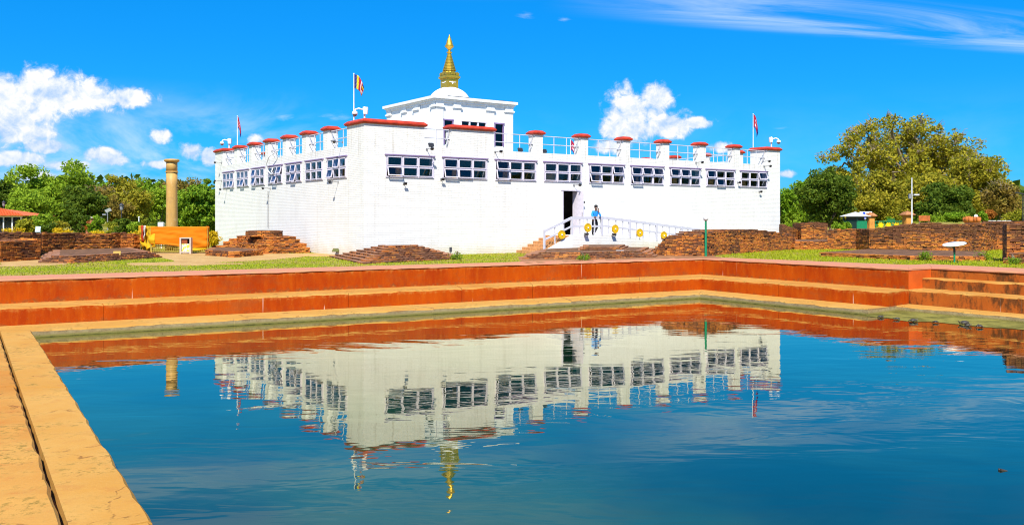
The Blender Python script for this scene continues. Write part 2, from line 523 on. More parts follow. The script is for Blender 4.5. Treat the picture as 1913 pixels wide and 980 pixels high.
def mat_ledge_face():
    m, g = new_mat('weathered_ledge_face')
    pos = g.n('ShaderNodeNewGeometry').outputs['Position']
    z = g.n('ShaderNodeSeparateXYZ', {0: pos}).outputs[2]
    n = g.noise(pos, 4.0, 7.0, 0.7)
    f = g.noise(pos, 20.0, 6.0, 0.72)
    c = g.mix(g.sstep(n, 0.35, 0.7), (0.40, 0.30, 0.14), (0.27, 0.19, 0.085))
    c = g.mix(g.m('MULTIPLY', g.sstep(f, 0.55, 0.70), 0.7), c, (0.10, 0.07, 0.04))
    wl = g.m('ADD', z, g.m('MULTIPLY', g.m('SUBTRACT', n, 0.5), 0.09))
    c = g.mix(g.m('MULTIPLY', g.m('SUBTRACT', 1.0, g.sstep(wl, -1.50, -1.40)), 0.85), c, (0.21, 0.19, 0.03))
    c = g.mix(g.m('SUBTRACT', 1.0, g.sstep(wl, -1.53, -1.485)), c, (0.045, 0.040, 0.012))
    c = g.mix(g.m('MULTIPLY', g.sstep(wl, -1.37, -1.33), 0.6), c, (0.30, 0.13, 0.05))
    return finish(m, g, principled(g, c, 0.8, bump(g, f, 0.5, 0.03), spec=0.25))


def mat_walk():
    m, g = new_mat('pink_walkway')
    pos = g.n('ShaderNodeNewGeometry').outputs['Position']
    a = g.noise(pos, 1.6, 6.0, 0.65)
    b = g.noise(pos, 22.0, 4.0, 0.7)
    c = g.mix(g.sstep(a, 0.35, 0.7), (0.52, 0.190, 0.105), (0.46, 0.215, 0.095))
    c = g.mix(g.m('MULTIPLY', g.sstep(b, 0.5, 0.75), 0.35), c, (0.56, 0.30, 0.20))
    return finish(m, g, principled(g, c, 0.8, bump(g, b, 0.3, 0.015), spec=0.25))


def mat_ground():
    m, g = new_mat('lawn_ground')
    pos = g.n('ShaderNodeNewGeometry').outputs['Position']
    a = g.noise(pos, 0.22, 6.0, 0.62)
    b = g.noise(pos, 1.4, 6.0, 0.65)
    f = g.noise(pos, 16.0, 5.0, 0.75)
    c = g.mix(g.sstep(b, 0.3, 0.72), (0.170, 0.215, 0.008), (0.260, 0.270, 0.012))
    c = g.mix(g.m('MULTIPLY', g.sstep(f, 0.45, 0.75), 0.5), c, (0.075, 0.105, 0.010))
    dry = g.sstep(g.m('ADD', a, g.m('MULTIPLY', b, 0.45)), 0.64, 0.80)
    c = g.mix(g.m('MULTIPLY', dry, 0.8), c, (0.34, 0.22, 0.07))
    return finish(m, g, principled(g, c, 0.9, bump(g, f, 0.6, 0.04), spec=0.15))


def mat_dirt(name='bare_earth', c1=(0.52, 0.33, 0.13), c2=(0.40, 0.225, 0.075)):
    m, g = new_mat(name)
    pos = g.n('ShaderNodeNewGeometry').outputs['Position']
    b = g.noise(pos, 1.2, 7.0, 0.66)
    f = g.noise(pos, 18.0, 5.0, 0.75)
    c = g.mix(g.sstep(b, 0.3, 0.7), c1, c2)
    c = g.mix(g.m('MULTIPLY', g.sstep(f, 0.5, 0.75), 0.35), c, (0.16, 0.13, 0.03))
    return finish(m, g, principled(g, c, 0.9, bump(g, f, 0.6, 0.03), spec=0.15))


def mat_water():
    m, g = new_mat('pool_water')
    pos = g.n('ShaderNodeNewGeometry').outputs['Position']
    sl = g.n('ShaderNodeMapping', {'Vector': pos, 'Rotation': (0, 0, R(-8)), 'Scale': (0.42, 1.0, 1.0)}).outputs[0]
    w1 = g.noise(sl, 1.05, 3.0, 0.5, 0.5)
    w2 = g.noise(sl, 5.5, 2.0, 0.5, 0.3)
    calm = g.sstep(g.noise(pos, 0.16, 2.0, 0.5), 0.30, 0.70)
    h = g.m('MULTIPLY', g.m('ADD', g.m('MULTIPLY', w1, 0.75), g.m('MULTIPLY', w2, 0.035)), g.m('ADD', 0.35, g.m('MULTIPLY', calm, 0.75)))
    nb = bump(g, h, 0.125, 0.12)
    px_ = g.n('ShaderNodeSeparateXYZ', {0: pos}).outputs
    # body colour turns greener towards the left bank, painting in mirrored cloud
    cloud_tone = g.m('ADD', g.noise(pos, 0.16, 4.0, 0.6), g.m('MULTIPLY', g.sstep(px_[0], 9.0, -3.0), 0.22))
    c = g.mix(g.sstep(cloud_tone, 0.50, 0.84), (0.001, 0.012, 0.010), (0.012, 0.052, 0.018))
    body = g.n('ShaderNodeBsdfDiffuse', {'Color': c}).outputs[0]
    gl_ = g.n('ShaderNodeBsdfGlossy', {'Color': (1.0, 0.955, 0.72, 1), 'Roughness': 0.012, 'Normal': nb}).outputs[0]
    fr = g.n('ShaderNodeFresnel', {'IOR': 1.5, 'Normal': nb}).outputs[0]
    return finish(m, g, g.n('ShaderNodeMixShader', {0: g.m('ADD', g.m('MULTIPLY', fr, 1.45), 0.02, clamp=True), 1: body, 2: gl_}).outputs[0])


def mat_leaf(name, c1, c2, c3, trans=0.35):
    m, g = new_mat(name)
    geo = g.n('ShaderNodeNewGeometry')
    rnd = geo.outputs['Random Per Island']
    big = g.noise(geo.outputs['Position'], 0.45, 3.0, 0.6)
    c = g.mix(rnd, c1, c2)
    c = g.mix(g.m('MULTIPLY', g.sstep(big, 0.45, 0.65), 0.7), c, c3)
    d = principled(g, c, 0.65, spec=0.12)
    t = g.n('ShaderNodeBsdfTranslucent', {'Color': g.mix(0.5, c, c2)}).outputs[0]
    mx = g.n('ShaderNodeMixShader', {0: trans, 1: d, 2: t}).outputs[0]
    return finish(m, g, mx)


def mat_bark(name='bark', c1=(0.10, 0.065, 0.04), c2=(0.20, 0.15, 0.10)):
    m, g = new_mat(name)
    pos = g.n('ShaderNodeNewGeometry').outputs['Position']
    n = g.noise(g.scaled(pos, (6, 6, 1.2)), 1.0, 5.0, 0.65)
    return finish(m, g, principled(g, g.mix(g.sstep(n, 0.3, 0.7), c1, c2), 0.9, bump(g, n, 0.6, 0.03), spec=0.15))


def mat_glass(name='window_glass', tint=(0.74, 0.77, 0.82)):
    m, g = new_mat(name)
    tr = g.n('ShaderNodeBsdfTransparent', {'Color': (*tint, 1)}).outputs[0]
    pos = g.n('ShaderNodeNewGeometry').outputs['Position']
    gl = g.n('ShaderNodeBsdfGlossy', {'Color': (0.9, 0.95, 1, 1), 'Roughness': 0.03, 'Normal': bump(g, g.noise(pos, 2.5, 2.0), 0.06, 0.03)}).outputs[0]
    fr = g.m('POWER', g.n('ShaderNodeLayerWeight', {'Blend': 0.5}).outputs['Facing'], 4.0)
    mx = g.n('ShaderNodeMixShader', {0: g.m('ADD', g.m('MULTIPLY', fr, 0.6), 0.035, clamp=True), 1: tr, 2: gl}).outputs[0]
    return finish(m, g, mx)


def mat_gold():
    m, g = new_mat('gilded_metal')
    tc = g.n('ShaderNodeTexCoord').outputs['Object']
    n = g.noise(tc, 5.0, 5.0, 0.6)
    c = g.mix(g.sstep(n, 0.3, 0.75), (0.85, 0.50, 0.055), (0.62, 0.34, 0.030))
    return finish(m, g, principled(g, c, 0.36, bump(g, g.noise(tc, 20.0, 4.0), 0.25, 0.02), metallic=0.75, spec=0.5))


def mat_cloth(name, c, c2):
    m, g = new_mat(name)
    tc = g.n('ShaderNodeTexCoord').outputs['Object']
    n = g.noise(g.scaled(tc, (1.0, 1.0, 4.0)), 1.3, 5.0, 0.6)
    k = g.mix(g.sstep(n, 0.35, 0.7), c, c2)
    d = principled(g, k, 0.7, bump(g, g.noise(tc, 60.0, 2.0), 0.15, 0.005), spec=0.2)
    t = g.n('ShaderNodeBsdfTranslucent', {'Color': k}).outputs[0]
    return finish(m, g, g.n('ShaderNodeMixShader', {0: 0.25, 1: d, 2: t}).outputs[0])


def mat_pillar():
    m, g = new_mat('polished_sandstone')
    tc = g.n('ShaderNodeTexCoord').outputs['Object']
    st = g.noise(g.scaled(tc, (3.0, 3.0, 0.35)), 1.0, 6.0, 0.62)
    bl = g.noise(tc, 1.1, 6.0, 0.65)
    c = g.mix(g.sstep(st, 0.35, 0.7), (0.54, 0.315, 0.085), (0.45, 0.245, 0.060))
    c = g.mix(g.m('MULTIPLY', g.sstep(bl, 0.52, 0.70), 0.5), c, (0.27, 0.155, 0.075))
    c = g.mix(g.m('MULTIPLY', g.sstep(g.noise(tc, 3.0, 6.0), 0.56, 0.7), 0.4), c, (0.55, 0.38, 0.20))
    return finish(m, g, principled(g, c, 0.55, bump(g, st, 0.15, 0.02), spec=0.35))


M['wbrick'] = mat_white_brick()
M['wplaster'] = mat_plaster_white()
M['brick'] = mat_brick('ruin_brick', 1.12, 0.505)
M['brick_dark'] = mat_brick('ruin_brick_dark', 0.98, 0.44, (0.34, 0.165, 0.095), 0.95)  # pale tread tone puts the high sun on the tops into the colour
M['core'] = mat_ruin_core()
M['red'] = mat_pool_red()
M['red2'] = mat_pool_red('stained_red_plaster', 0.8)
M['tread'] = mat_pool_tread()
M['tread2'] = mat_pool_tread('pale_worn_stone', (0.47, 0.225, 0.042), (0.51, 0.275, 0.068), (0.40, 0.160, 0.038))
M['redfresh_lit'] = plain('fresh_sunlit_red_plaster', (0.56, 0.092, 0.004), 0.7, var=0.12, scale=1.5)  # clean plaster with the sun-facing side's brightness put into its red
M['ledge'] = mat_ledge_face()
M['walk'] = mat_walk()
M['ground'] = mat_ground()
M['dirt'] = mat_dirt()
M['reddirt'] = mat_dirt('red_earth', (0.36, 0.17, 0.075), (0.24, 0.10, 0.045))
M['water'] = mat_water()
M['glass'] = mat_glass()
M['glass2'] = mat_glass('tower_glass', (0.12, 0.16, 0.24))
M['gold'] = mat_gold()
M['pillar'] = mat_pillar()
M['cap'] = plain('red_cap_paint', (0.44, 0.034, 0.008), 0.55, var=0.25, scale=3.0)
M['lav'] = plain('lavender_frame_paint', (0.70, 0.645, 0.72), 0.5, var=0.08)
M['purple'] = plain('lintel_shade_door_purple', (0.22, 0.15, 0.30), 0.6)  # window lintel shade put into a purple colour; tower door frames share it
M['rail'] = plain('railing_white_paint', (0.57, 0.56, 0.61), 0.4, var=0.06)
M['white'] = plain('white_metal_paint', (0.80, 0.80, 0.80), 0.4, var=0.06)
M['dark'] = plain('dark_metal', (0.03, 0.03, 0.035), 0.5)
M['grey'] = plain('grey_metal', (0.22, 0.22, 0.23), 0.45)
M['bluedoor'] = plain('blue_door_paint', (0.03, 0.07, 0.22), 0.35)
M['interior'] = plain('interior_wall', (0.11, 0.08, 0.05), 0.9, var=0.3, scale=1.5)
M['wood'] = plain('interior_timber', (0.72, 0.40, 0.10), 0.6, var=0.3, scale=2.0)
M['roof'] = plain('roof_screed', (0.42, 0.39, 0.35), 0.9, var=0.2, scale=1.0)
M['green'] = plain('green_paint', (0.01, 0.22, 0.10), 0.4)
M['steptile'] = plain('brown_step_tile', (0.46, 0.22, 0.08), 0.6, var=0.3, scale=7.0)
M['globe'] = plain('opal_globe', (0.62, 0.62, 0.62), 0.25, var=0.03)
M['yellow'] = plain('yellow_emblem_paint', (0.85, 0.55, 0.004), 0.4, var=0.15, scale=9.0)
M['emblemline'] = plain('emblem_line', (0.60, 0.34, 0.01), 0.6)
M['bark'] = mat_bark()
M['barkp'] = mat_bark('pale_bark', (0.22, 0.16, 0.10), (0.36, 0.28, 0.18))
# ------------------------------------------------------------------ pool, water, ground
L1, L2, L3, WATER = -1.30, -0.762, 0.02, -1.515


def V2(a):
    return Vector((a[0], a[1]))


def isect(p, d, q, e):
    """where the line p + s d meets the line q + t e"""
    den = d[0] * e[1] - d[1] * e[0]
    s = ((q[0] - p[0]) * e[1] - (q[1] - p[1]) * e[0]) / den
    return Vector((p[0] + s * d[0], p[1] + s * d[1]))


gl, nl = Vector((-0.529, 0.8486)), Vector((-0.8486, -0.529))
nd, nn = Vector((0.987, 0.158)), Vector((0.158, -0.987))
rd = Vector((0.55, -0.835))


def pool_loop(fa, fr, ra, rb, re, loff, noff):
    fl = isect(fa, V2(fr) - V2(fa), V2((-3.84, 9.52)) + nl * loff, gl)
    nl_ = isect(V2((0.22, 3.0)) + nn * noff, nd, V2((-3.84, 9.52)) + nl * loff, gl)
    e = isect(re, rd, V2((0.22, 3.0)) + nn * noff, nd)
    return [fl, V2(fr), V2(ra), V2(rb), e, nl_]


def GX(px, py, z):
    return tuple(G(px, py, z).xy)


P1 = pool_loop(GX(62, 616.8, L1), GX(1307, 548, L1), GX(1620.9, 577.2, L1), GX(1661.5, 569.6, L1), GX(1913, 589.3, L1), 0.0, 0.0)
P2 = pool_loop(GX(20, 575.2, L2), GX(1311, 518.9, L2), GX(1660.1, 545.8, L2), GX(1697.5, 541.2, L2), GX(1913, 557.5, L2), 2.2, 1.6)
P3 = pool_loop(GX(20, 522.5, 0.0), (XA(1313, 43.4), 43.4), (15.35, 34.25), (16.70, 35.25), (18.80, 32.1), 3.2, 3.0)
P4 = pool_loop(GX(20, 515.7, 0.0), (XA(1313, 45.6), 45.6), (16.60, 37.0), (17.75, 37.7), (20.1, 34.2), 5.0, 5.0)
Z3 = [0.02, 0.005, 0.045, 0.045, 0.045, 0.02]
jit = random.Random(3)


def lerp(a, b, t):
    return a + (b - a) * t


def slab_mesh(a1, b1, a2, b2, zlo, za, zb, mats, chamfer=0.04, wob=0.014, name='slab'):
    """one block of a step: front edge a1-b1, back edge a2-b2, worn front arris"""
    L = (b1 - a1).length
    n = max(2, int(L / 0.32))
    ins = ((a2 - a1).normalized() + (b2 - b1).normalized()).normalized()
    m = MB()
    rows = []
    for i in range(n + 1):
        t = i / n
        f = lerp(a1, b1, t)
        bk = lerp(a2, b2, t)
        z = lerp(za, zb, t) + jit.uniform(-1, 1) * wob * 0.6
        f = f + ins * (jit.uniform(-1, 1) * wob)
        c = chamfer * jit.uniform(0.5, 1.5)
        fi = f + ins * c
        rows.append([(f.x, f.y, zlo), (f.x, f.y, z - c), (fi.x, fi.y, z), (bk.x, bk.y, lerp(za, zb, t)), (bk.x, bk.y, zlo)])
    for i in range(n):
        r, q = rows[i], rows[i + 1]
        m.cur = 0
        m.add([r[0], q[0], q[1], r[1]], [(0, 1, 2, 3)])
        m.cur = 1
        m.add([r[1], q[1], q[2], r[2]], [(0, 1, 2, 3)])
        m.add([r[2], q[2], q[3], r[3]], [(0, 1, 2, 3)])
        m.cur = 0
        m.add([r[4], q[4], q[3], r[3]], [(3, 2, 1, 0)])
    for r in (rows[0], rows[-1]):
        m.add(r, [(0, 1, 2, 3, 4)])
    me = m.mesh(name, mats)
    bm = bmesh.new()
    bm.from_mesh(me)
    bmesh.ops.remove_doubles(bm, verts=bm.verts, dist=0.0005)
    bmesh.ops.recalc_face_normals(bm, faces=bm.faces)
    bm.to_mesh(me)
    bm.free()
    return me


def ring(parent, A, B, zlo, zs, mats, step, over=1.03, gap=0.006, sides=range(6), t0=0.0, dz=0.0, pname='slab'):
    for s in sides:
        j = (s + 1) % 6
        a1, b1 = lerp(A[s], B[s], t0), lerp(A[j], B[j], t0)
        a2, b2 = lerp(A[s], B[s], over), lerp(A[j], B[j], over)
        L = (b1 - a1).length
        n = max(1, round(L / step))
        cuts = [0.0] + [(i + jit.uniform(-0.18, 0.18)) / n for i in range(1, n)] + [1.0]
        for i in range(n):
            g = gap / L
            u0 = cuts[i] + (g if i else 0)
            u1 = cuts[i + 1] - (g if i < n - 1 else 0)
            z0, z1 = (zs, zs) if not isinstance(zs, list) else (lerp(zs[s], zs[j], u0), lerp(zs[s], zs[j], u1))
            me = slab_mesh(lerp(a1, b1, u0), lerp(a1, b1, u1), lerp(a2, b2, u0), lerp(a2, b2, u1), zlo, z0 + dz, z1 + dz, mats)
            put(pname, me, parent)


ledge = empty('pool_ledge', kind='structure', label='lowest ochre stone ledge running round the pool just above the water')
ring(ledge, P1, P2, WATER - 0.6, L1, [M['ledge'], M['tread2']], 6.5, sides=(0, 1, 2, 3, 4))
ring(ledge, P1, P2, WATER - 0.6, L1, [M['tread2'], M['tread2']], 9.0, over=0.36, sides=(5,))
ring(ledge, P1, P2, L1 - 0.12, L1, [M['tread'], M['tread']], 9.0, over=1.03, t0=0.385, dz=0.014, sides=(5,))
tag(put('footing', slab_mesh(lerp(P1[5], P2[5], 0.30), lerp(P1[0], P2[0], 0.30), lerp(P1[5], P2[5], 0.45), lerp(P1[0], P2[0], 0.45), WATER - 0.5, L1 - 0.16, L1 - 0.16, [M['core'], M['core']]), ledge))
step2 = empty('pool_step', kind='structure', label='middle red plastered step of the pool with ochre top')
ring(step2, P2, P3, L1 - 0.03, L2, [M['red'], M['tread']], 4.2, sides=(0, 1, 2, 4, 5))
ring(step2, P2, P3, L1 - 0.03, L2, [M['red2'], M['tread']], 4.2, sides=(3,))
wall3 = empty('pool_retaining_wall', kind='structure', label='upper red plastered retaining wall of the pool')
ring(wall3, P3, P4, L2 - 0.03, [z - 0.03 for z in Z3], [M['red'], M['red']], 7.0, gap=0.004, over=0.98, sides=(0, 1, 4, 5))
ring(wall3, P3, P4, L2 - 0.03, [z - 0.03 for z in Z3], [M['redfresh_lit'], M['redfresh_lit']], 7.0, gap=0.004, over=0.98, sides=(2,))
ring(wall3, P3, P4, L2 - 0.03, [z - 0.03 for z in Z3], [M['red2'], M['red2']], 7.0, gap=0.004, over=0.98, sides=(3,))
walk = empty('pool_walkway', kind='structure', label='pink concrete walkway along the top of the pool wall')
P3o = [p + (q - p).normalized() * -0.035 for p, q in zip(P3, P4)]
ring(walk, P3o, P4, -0.034, Z3, [M['walk'], M['walk']], 8.0, over=1.0)
# extra step inside the recessed flight at the right
fl = empty('pool_stair', kind='structure', label='short extra flight of stained red steps in the recess of the pool')
ma, mb = Vector((16.12, 34.95)), Vector((18.2, 31.6))
mb = mb + rd * 24
ta, tb = Vector((16.95, 35.5)), Vector((19.0, 32.2)) + rd * 24
for i in range(6):
    u0, u1 = i / 6 + 0.0004, (i + 1) / 6 - 0.0004
    put('slab', slab_mesh(lerp(ma, mb, u0), lerp(ma, mb, u1), lerp(ta, tb, u0), lerp(ta, tb, u1), L2 - 0.02, -0.36, -0.36, [M['red2'], M['tread']], wob=0.014, chamfer=0.045), fl)
# pale footing just awash along the recess
M['footing'] = mat_dirt('algae_footing', (0.27, 0.225, 0.045), (0.075, 0.068, 0.010))
fz = WATER + 0.012
fp = [G(x_, y_, fz) for x_, y_ in ((1618, 590), (1642, 592.5), (1662, 593.5), (1682, 597.5), (1710, 601), (1735, 600), (1765, 602.5), (1800, 606.5), (1840, 610.5), (1880, 612.5), (1913, 615.5), (2010, 627), (2130, 642))]
fb = [P1[3] + (P1[4] - P1[3]) * t_ for t_ in (0.62, 0.3, 0.0)] + [P1[2]]
fpts = []
for a_, b_ in zip(fp[:-1], fp[1:]):
    for k_ in range(4):
        q_ = a_.lerp(b_, k_ / 4)
        fpts.append((q_.x + jit.uniform(-.05, .05), q_.y + jit.uniform(-.07, .07), fz - 0.004))
fpts += [(p_.x, p_.y, fz + 0.02) for p_ in fb]
fm_ = MB()
fm_.add(fpts, [tuple(range(len(fpts)))])
fo = fm_.build('pool_footing', M['footing'])
bm = bmesh.new()
bm.from_mesh(fo.data)
bmesh.ops.triangulate(bm, faces=bm.faces)
for f_ in bm.faces:
    if f_.normal.z < 0: f_.normal_flip()
bm.to_mesh(fo.data)
bm.free()
tag(fo, 'pale algae covered footing just awash below the recessed steps', kind='structure')

wm = MB()
cw = sum(P1, Vector((0, 0))) / 6
wp = [p + (p - cw).normalized() * 0.5 for p in P1]
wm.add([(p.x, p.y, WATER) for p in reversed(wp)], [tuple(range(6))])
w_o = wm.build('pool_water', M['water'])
tag(w_o, 'still blue pool water mirroring the temple and sky', kind='structure')


def sheet_with_hole(name, outer, hole, z, mat):
    bm = bmesh.new()
    es = []
    for lp in (outer, hole):
        vs = [bm.verts.new((p[0], p[1], z)) for p in lp]
        es += [bm.edges.new((vs[i], vs[(i + 1) % len(vs)])) for i in range(len(vs))]
    bmesh.ops.triangle_fill(bm, use_beauty=True, use_dissolve=False, edges=es)
    for f in bm.faces:
        if f.normal.z < 0:
            f.normal_flip()
    me = bpy.data.meshes.new(name)
    bm.to_mesh(me)
    bm.free()
    me.materials.append(mat)
    return put(name, me)


gr = sheet_with_hole('ground', [(-4000, -3000), (4000, -3000), (4000, 5000), (-4000, 5000)], [lerp(a, b, 0.985) for a, b in zip(P3, P4)], 0.0, M['ground'])
tag(gr, 'mown yellow green lawn and flat ground reaching to the horizon', kind='structure')

EXCL = [[tuple(p) for p in P4]]


def patch(name, pix, z, mat, label, jitter=0.10, sub=0.5, excl=True):
    """a flat irregular patch of path or earth laid on the lawn"""
    pts = [G(*p) for p in pix]
    out = []
    for i, p in enumerate(pts):
        q = pts[(i + 1) % len(pts)]
        n = max(1, int((q - p).length / sub))
        for k in range(n):
            c = p.lerp(q, k / n)
            out.append((c.x + jit.uniform(-1, 1) * jitter, c.y + jit.uniform(-1, 1) * jitter))
    m = MB()
    m.add([(x, y, z) for x, y in out], [tuple(range(len(out)))])
    me = m.mesh(name, mat)
    bm = bmesh.new()
    bm.from_mesh(me)
    bmesh.ops.triangulate(bm, faces=bm.faces)
    bmesh.ops.recalc_face_normals(bm, faces=bm.faces)
    for f in bm.faces:
        if f.normal.z < 0: f.normal_flip()
    bm.to_mesh(me)
    bm.free()
    o = put(name, me)
    tag(o, label, kind='structure')
    if excl: EXCL.append(out)
    return o


patch('paved_path', [(262, 471.5), (400, 471), (520, 474), (600, 473), (690, 474), (690, 480), (575, 479), (500, 486), (395, 491), (330, 489), (300, 481)], 0.006, M['dirt'], 'tan trodden path in front of the pillar enclosure')
patch('bare_lawn', [(225, 492), (330, 488.5), (420, 491), (470, 493), (360, 496), (250, 496)], 0.004, M['dirt'], 'thin worn strip of pale earth across the left lawn', 0.25)
patch('red_earth', [(968, 480), (1100, 470), (1230, 472), (1320, 474), (1350, 482), (1300, 482.5), (1180, 484.5), (1060, 489), (975, 492.5)], 0.008, M['reddirt'], 'bare red earth below the temple ramp')
patch('pale_earth', [(0, 489), (70, 484), (140, 488), (120, 494), (60, 497), (0, 498)], 0.005, M['dirt'], 'pale bare earth at the foot of the left ruin')


# ------------------------------------------------------------------ ruins of brick
BRICK_MESHES = []
for k in range(4):
    r_ = random.Random(40 + k)
    mb_ = MB().box(-0.5, 0.5, -0.5, 0.5, -0.5, 0.5)
    me = mb_.mesh('brick', M['brick'])
    for v in me.vertices:
        v.co += Vector((r_.uniform(-0.045, 0.045), r_.uniform(-0.06, 0.06), r_.uniform(-0.09, 0.09)))
    BRICK_MESHES.append(me)
DARK_MESHES = []
for me in BRICK_MESHES:
    m2_ = me.copy()
    m2_.materials[0] = M['brick_dark']
    DARK_MESHES.append(m2_)
BR = random.Random(11)


def lay(out, a, b, z, h, depth, top=None, out_jit=0.02, L0=0.215, skip=0.02, inward=None):
    """one course of bricks along the front a-b; inward is the unit vector into the wall"""
    L = (b - a).length
    if L < 0.08:
        return
    d = (b - a) / L
    if inward is None:
        inward = Vector((-d.y, d.x))
    x = -BR.uniform(0, 0.5) * L0
    while x < L - 0.03:
        ln = L0 * BR.uniform(0.75, 1.2)
        x0, x1 = max(x, 0.0), min(x + ln, L)
        x += ln + 0.008
        if x1 - x0 < 0.05:
            continue
        mid = (x0 + x1) / 2
        if top is not None and z + h * 0.6 > top(mid / L):
            continue
        if BR.random() < skip:
            continue
        p = a + d * mid + inward * (depth / 2 + BR.uniform(-1, 1) * out_jit)
        out.append((p.x, p.y, z + h / 2 + BR.uniform(-0.004, 0.004), x1 - x0 - 0.006, depth, h * BR.uniform(0.74, 0.90),
                    math.atan2(d.y, d.x) + BR.uniform(-0.03, 0.03), BR.uniform(-0.02, 0.02)))


def flush(thing, bricks, limit=300, mat='brick'):
    """the bricks that show largest become parts of their own, the rest one joined part"""
    bricks.sort(key=lambda b: b[0] ** 2 + b[1] ** 2 + (0 if True else b[2]))
    for b in bricks[:limit]:
        put('brick', BR.choice(BRICK_MESHES if mat == 'brick' else DARK_MESHES), thing, (b[0], b[1], b[2]), scale=(b[3], b[4], b[5]), rot=(b[7], 0, b[6]))
    rest = bricks[limit:]
    if rest:
        cube = np.array([(x, y, z) for z in (-.5, .5) for y in (-.5, .5) for x in (-.5, .5)])
        fc = np.array([(0, 2, 3, 1), (4, 5, 7, 6), (0, 1, 5, 4), (2, 6, 7, 3), (0, 4, 6, 2), (1, 3, 7, 5)])
        rng = np.random.default_rng(5)
        B = np.array(rest)
        n = len(B)
        v = cube[None] + rng.uniform(-0.05, 0.05, (n, 8, 3))
        v = v * B[:, None, 3:6]
        c, s = np.cos(B[:, 6])[:, None], np.sin(B[:, 6])[:, None]
        X = v[..., 0] * c - v[..., 1] * s + B[:, None, 0]
        Y = v[..., 0] * s + v[..., 1] * c + B[:, None, 1]
        Zz = v[..., 2] + B[:, None, 2]
        co = np.stack([X, Y, Zz], -1).reshape(-1, 3)
        fi = (fc[None] + (np.arange(n) * 8)[:, None, None]).reshape(-1, 4)
        o = put('brickwork', quads_mesh('brickwork', co, fi, M[mat]), thing)
        o['kind'] = 'stuff'


def quads_mesh(name, co, quads, mat, smooth=False):
    me = bpy.data.meshes.new(name)
    nv, nf = len(co), len(quads)
    k = quads.shape[1]
    me.vertices.add(nv)
    me.vertices.foreach_set('co', np.ascontiguousarray(co, dtype=np.float32).ravel())
    me.loops.add(nf * k)
    me.loops.foreach_set('vertex_index', np.ascontiguousarray(quads, dtype=np.int32).ravel())
    me.polygons.add(nf)
    me.polygons.foreach_set('loop_start', np.arange(0, nf * k, k, dtype=np.int32))
    me.polygons.foreach_set('use_smooth', np.full(nf, smooth, dtype=bool))
    me.materials.append(mat)
    me.update()
    me.validate()
    return me


CH = 0.078   # one course


def inset_poly(poly, d):
    """move every side of a counter-clockwise polygon inwards by d"""
    n = len(poly)
    out = []
    for i in range(n):
        a, b, c = V2(poly[i - 1]), V2(poly[i]), V2(poly[(i + 1) % n])
        d1, d2 = (b - a).normalized(), (c - b).normalized()
        n1, n2 = Vector((-d1.y, d1.x)), Vector((-d2.y, d2.x))
        if abs(d1.x * d2.y - d1.y * d2.x) < 0.05:
            out.append(b + n1 * d)
        else:
            out.append(isect(a + n1 * d, d1, b + n2 * d, d2))
    return out


def ccw(poly):
    a = sum(poly[i - 1][0] * poly[i][1] - poly[i][0] * poly[i - 1][1] for i in range(len(poly)))
    return list(poly) if a > 0 else list(reversed(poly))


def facing(a, b):
    """does the side a-b of a counter-clockwise polygon look towards the viewer"""
    d = b - a
    nrm = Vector((d.y, -d.x)).normalized()
    m = (a + b) / 2
    return nrm.dot(-m.normalized()) > -0.25


def mound(name, label, poly, tiers, group='brick ruins around the temple', depth=0.30, excl=True, cat='ruin', wear=None, limit=300, mat='brick', jitter=0.02, ch=None):
    """stepped base: tiers is a list of (inset, courses)"""
    poly = ccw([V2(p) for p in poly])
    t = empty(name, (0, 0, 0), 0, label, cat, group)
    bricks = []
    z = 0.0
    CH = ch or globals()['CH']
    if excl: EXCL.append([tuple(p) for p in poly])
    for inset, nc in tiers:
        pk = inset_poly(poly, inset)
        core = inset_poly(poly, inset + 0.05)
        m = MB()
        m.prism([(p.x, p.y) for p in core], z - 0.3 if z > 0 else -0.1, z + nc * CH - 0.012)
        m.build('core', M['core'], t)
        for c in range(nc):
            pj = inset_poly(poly, inset + BR.uniform(-0.015, 0.015))
            for i in range(len(pj)):
                a, b = pj[i], pj[(i + 1) % len(pj)]
                if facing(a, b):
                    lay(bricks, a, b, z + c * CH, CH, depth, wear, jitter)
        z += nc * CH
    flush(t, bricks, limit, mat)
    return t


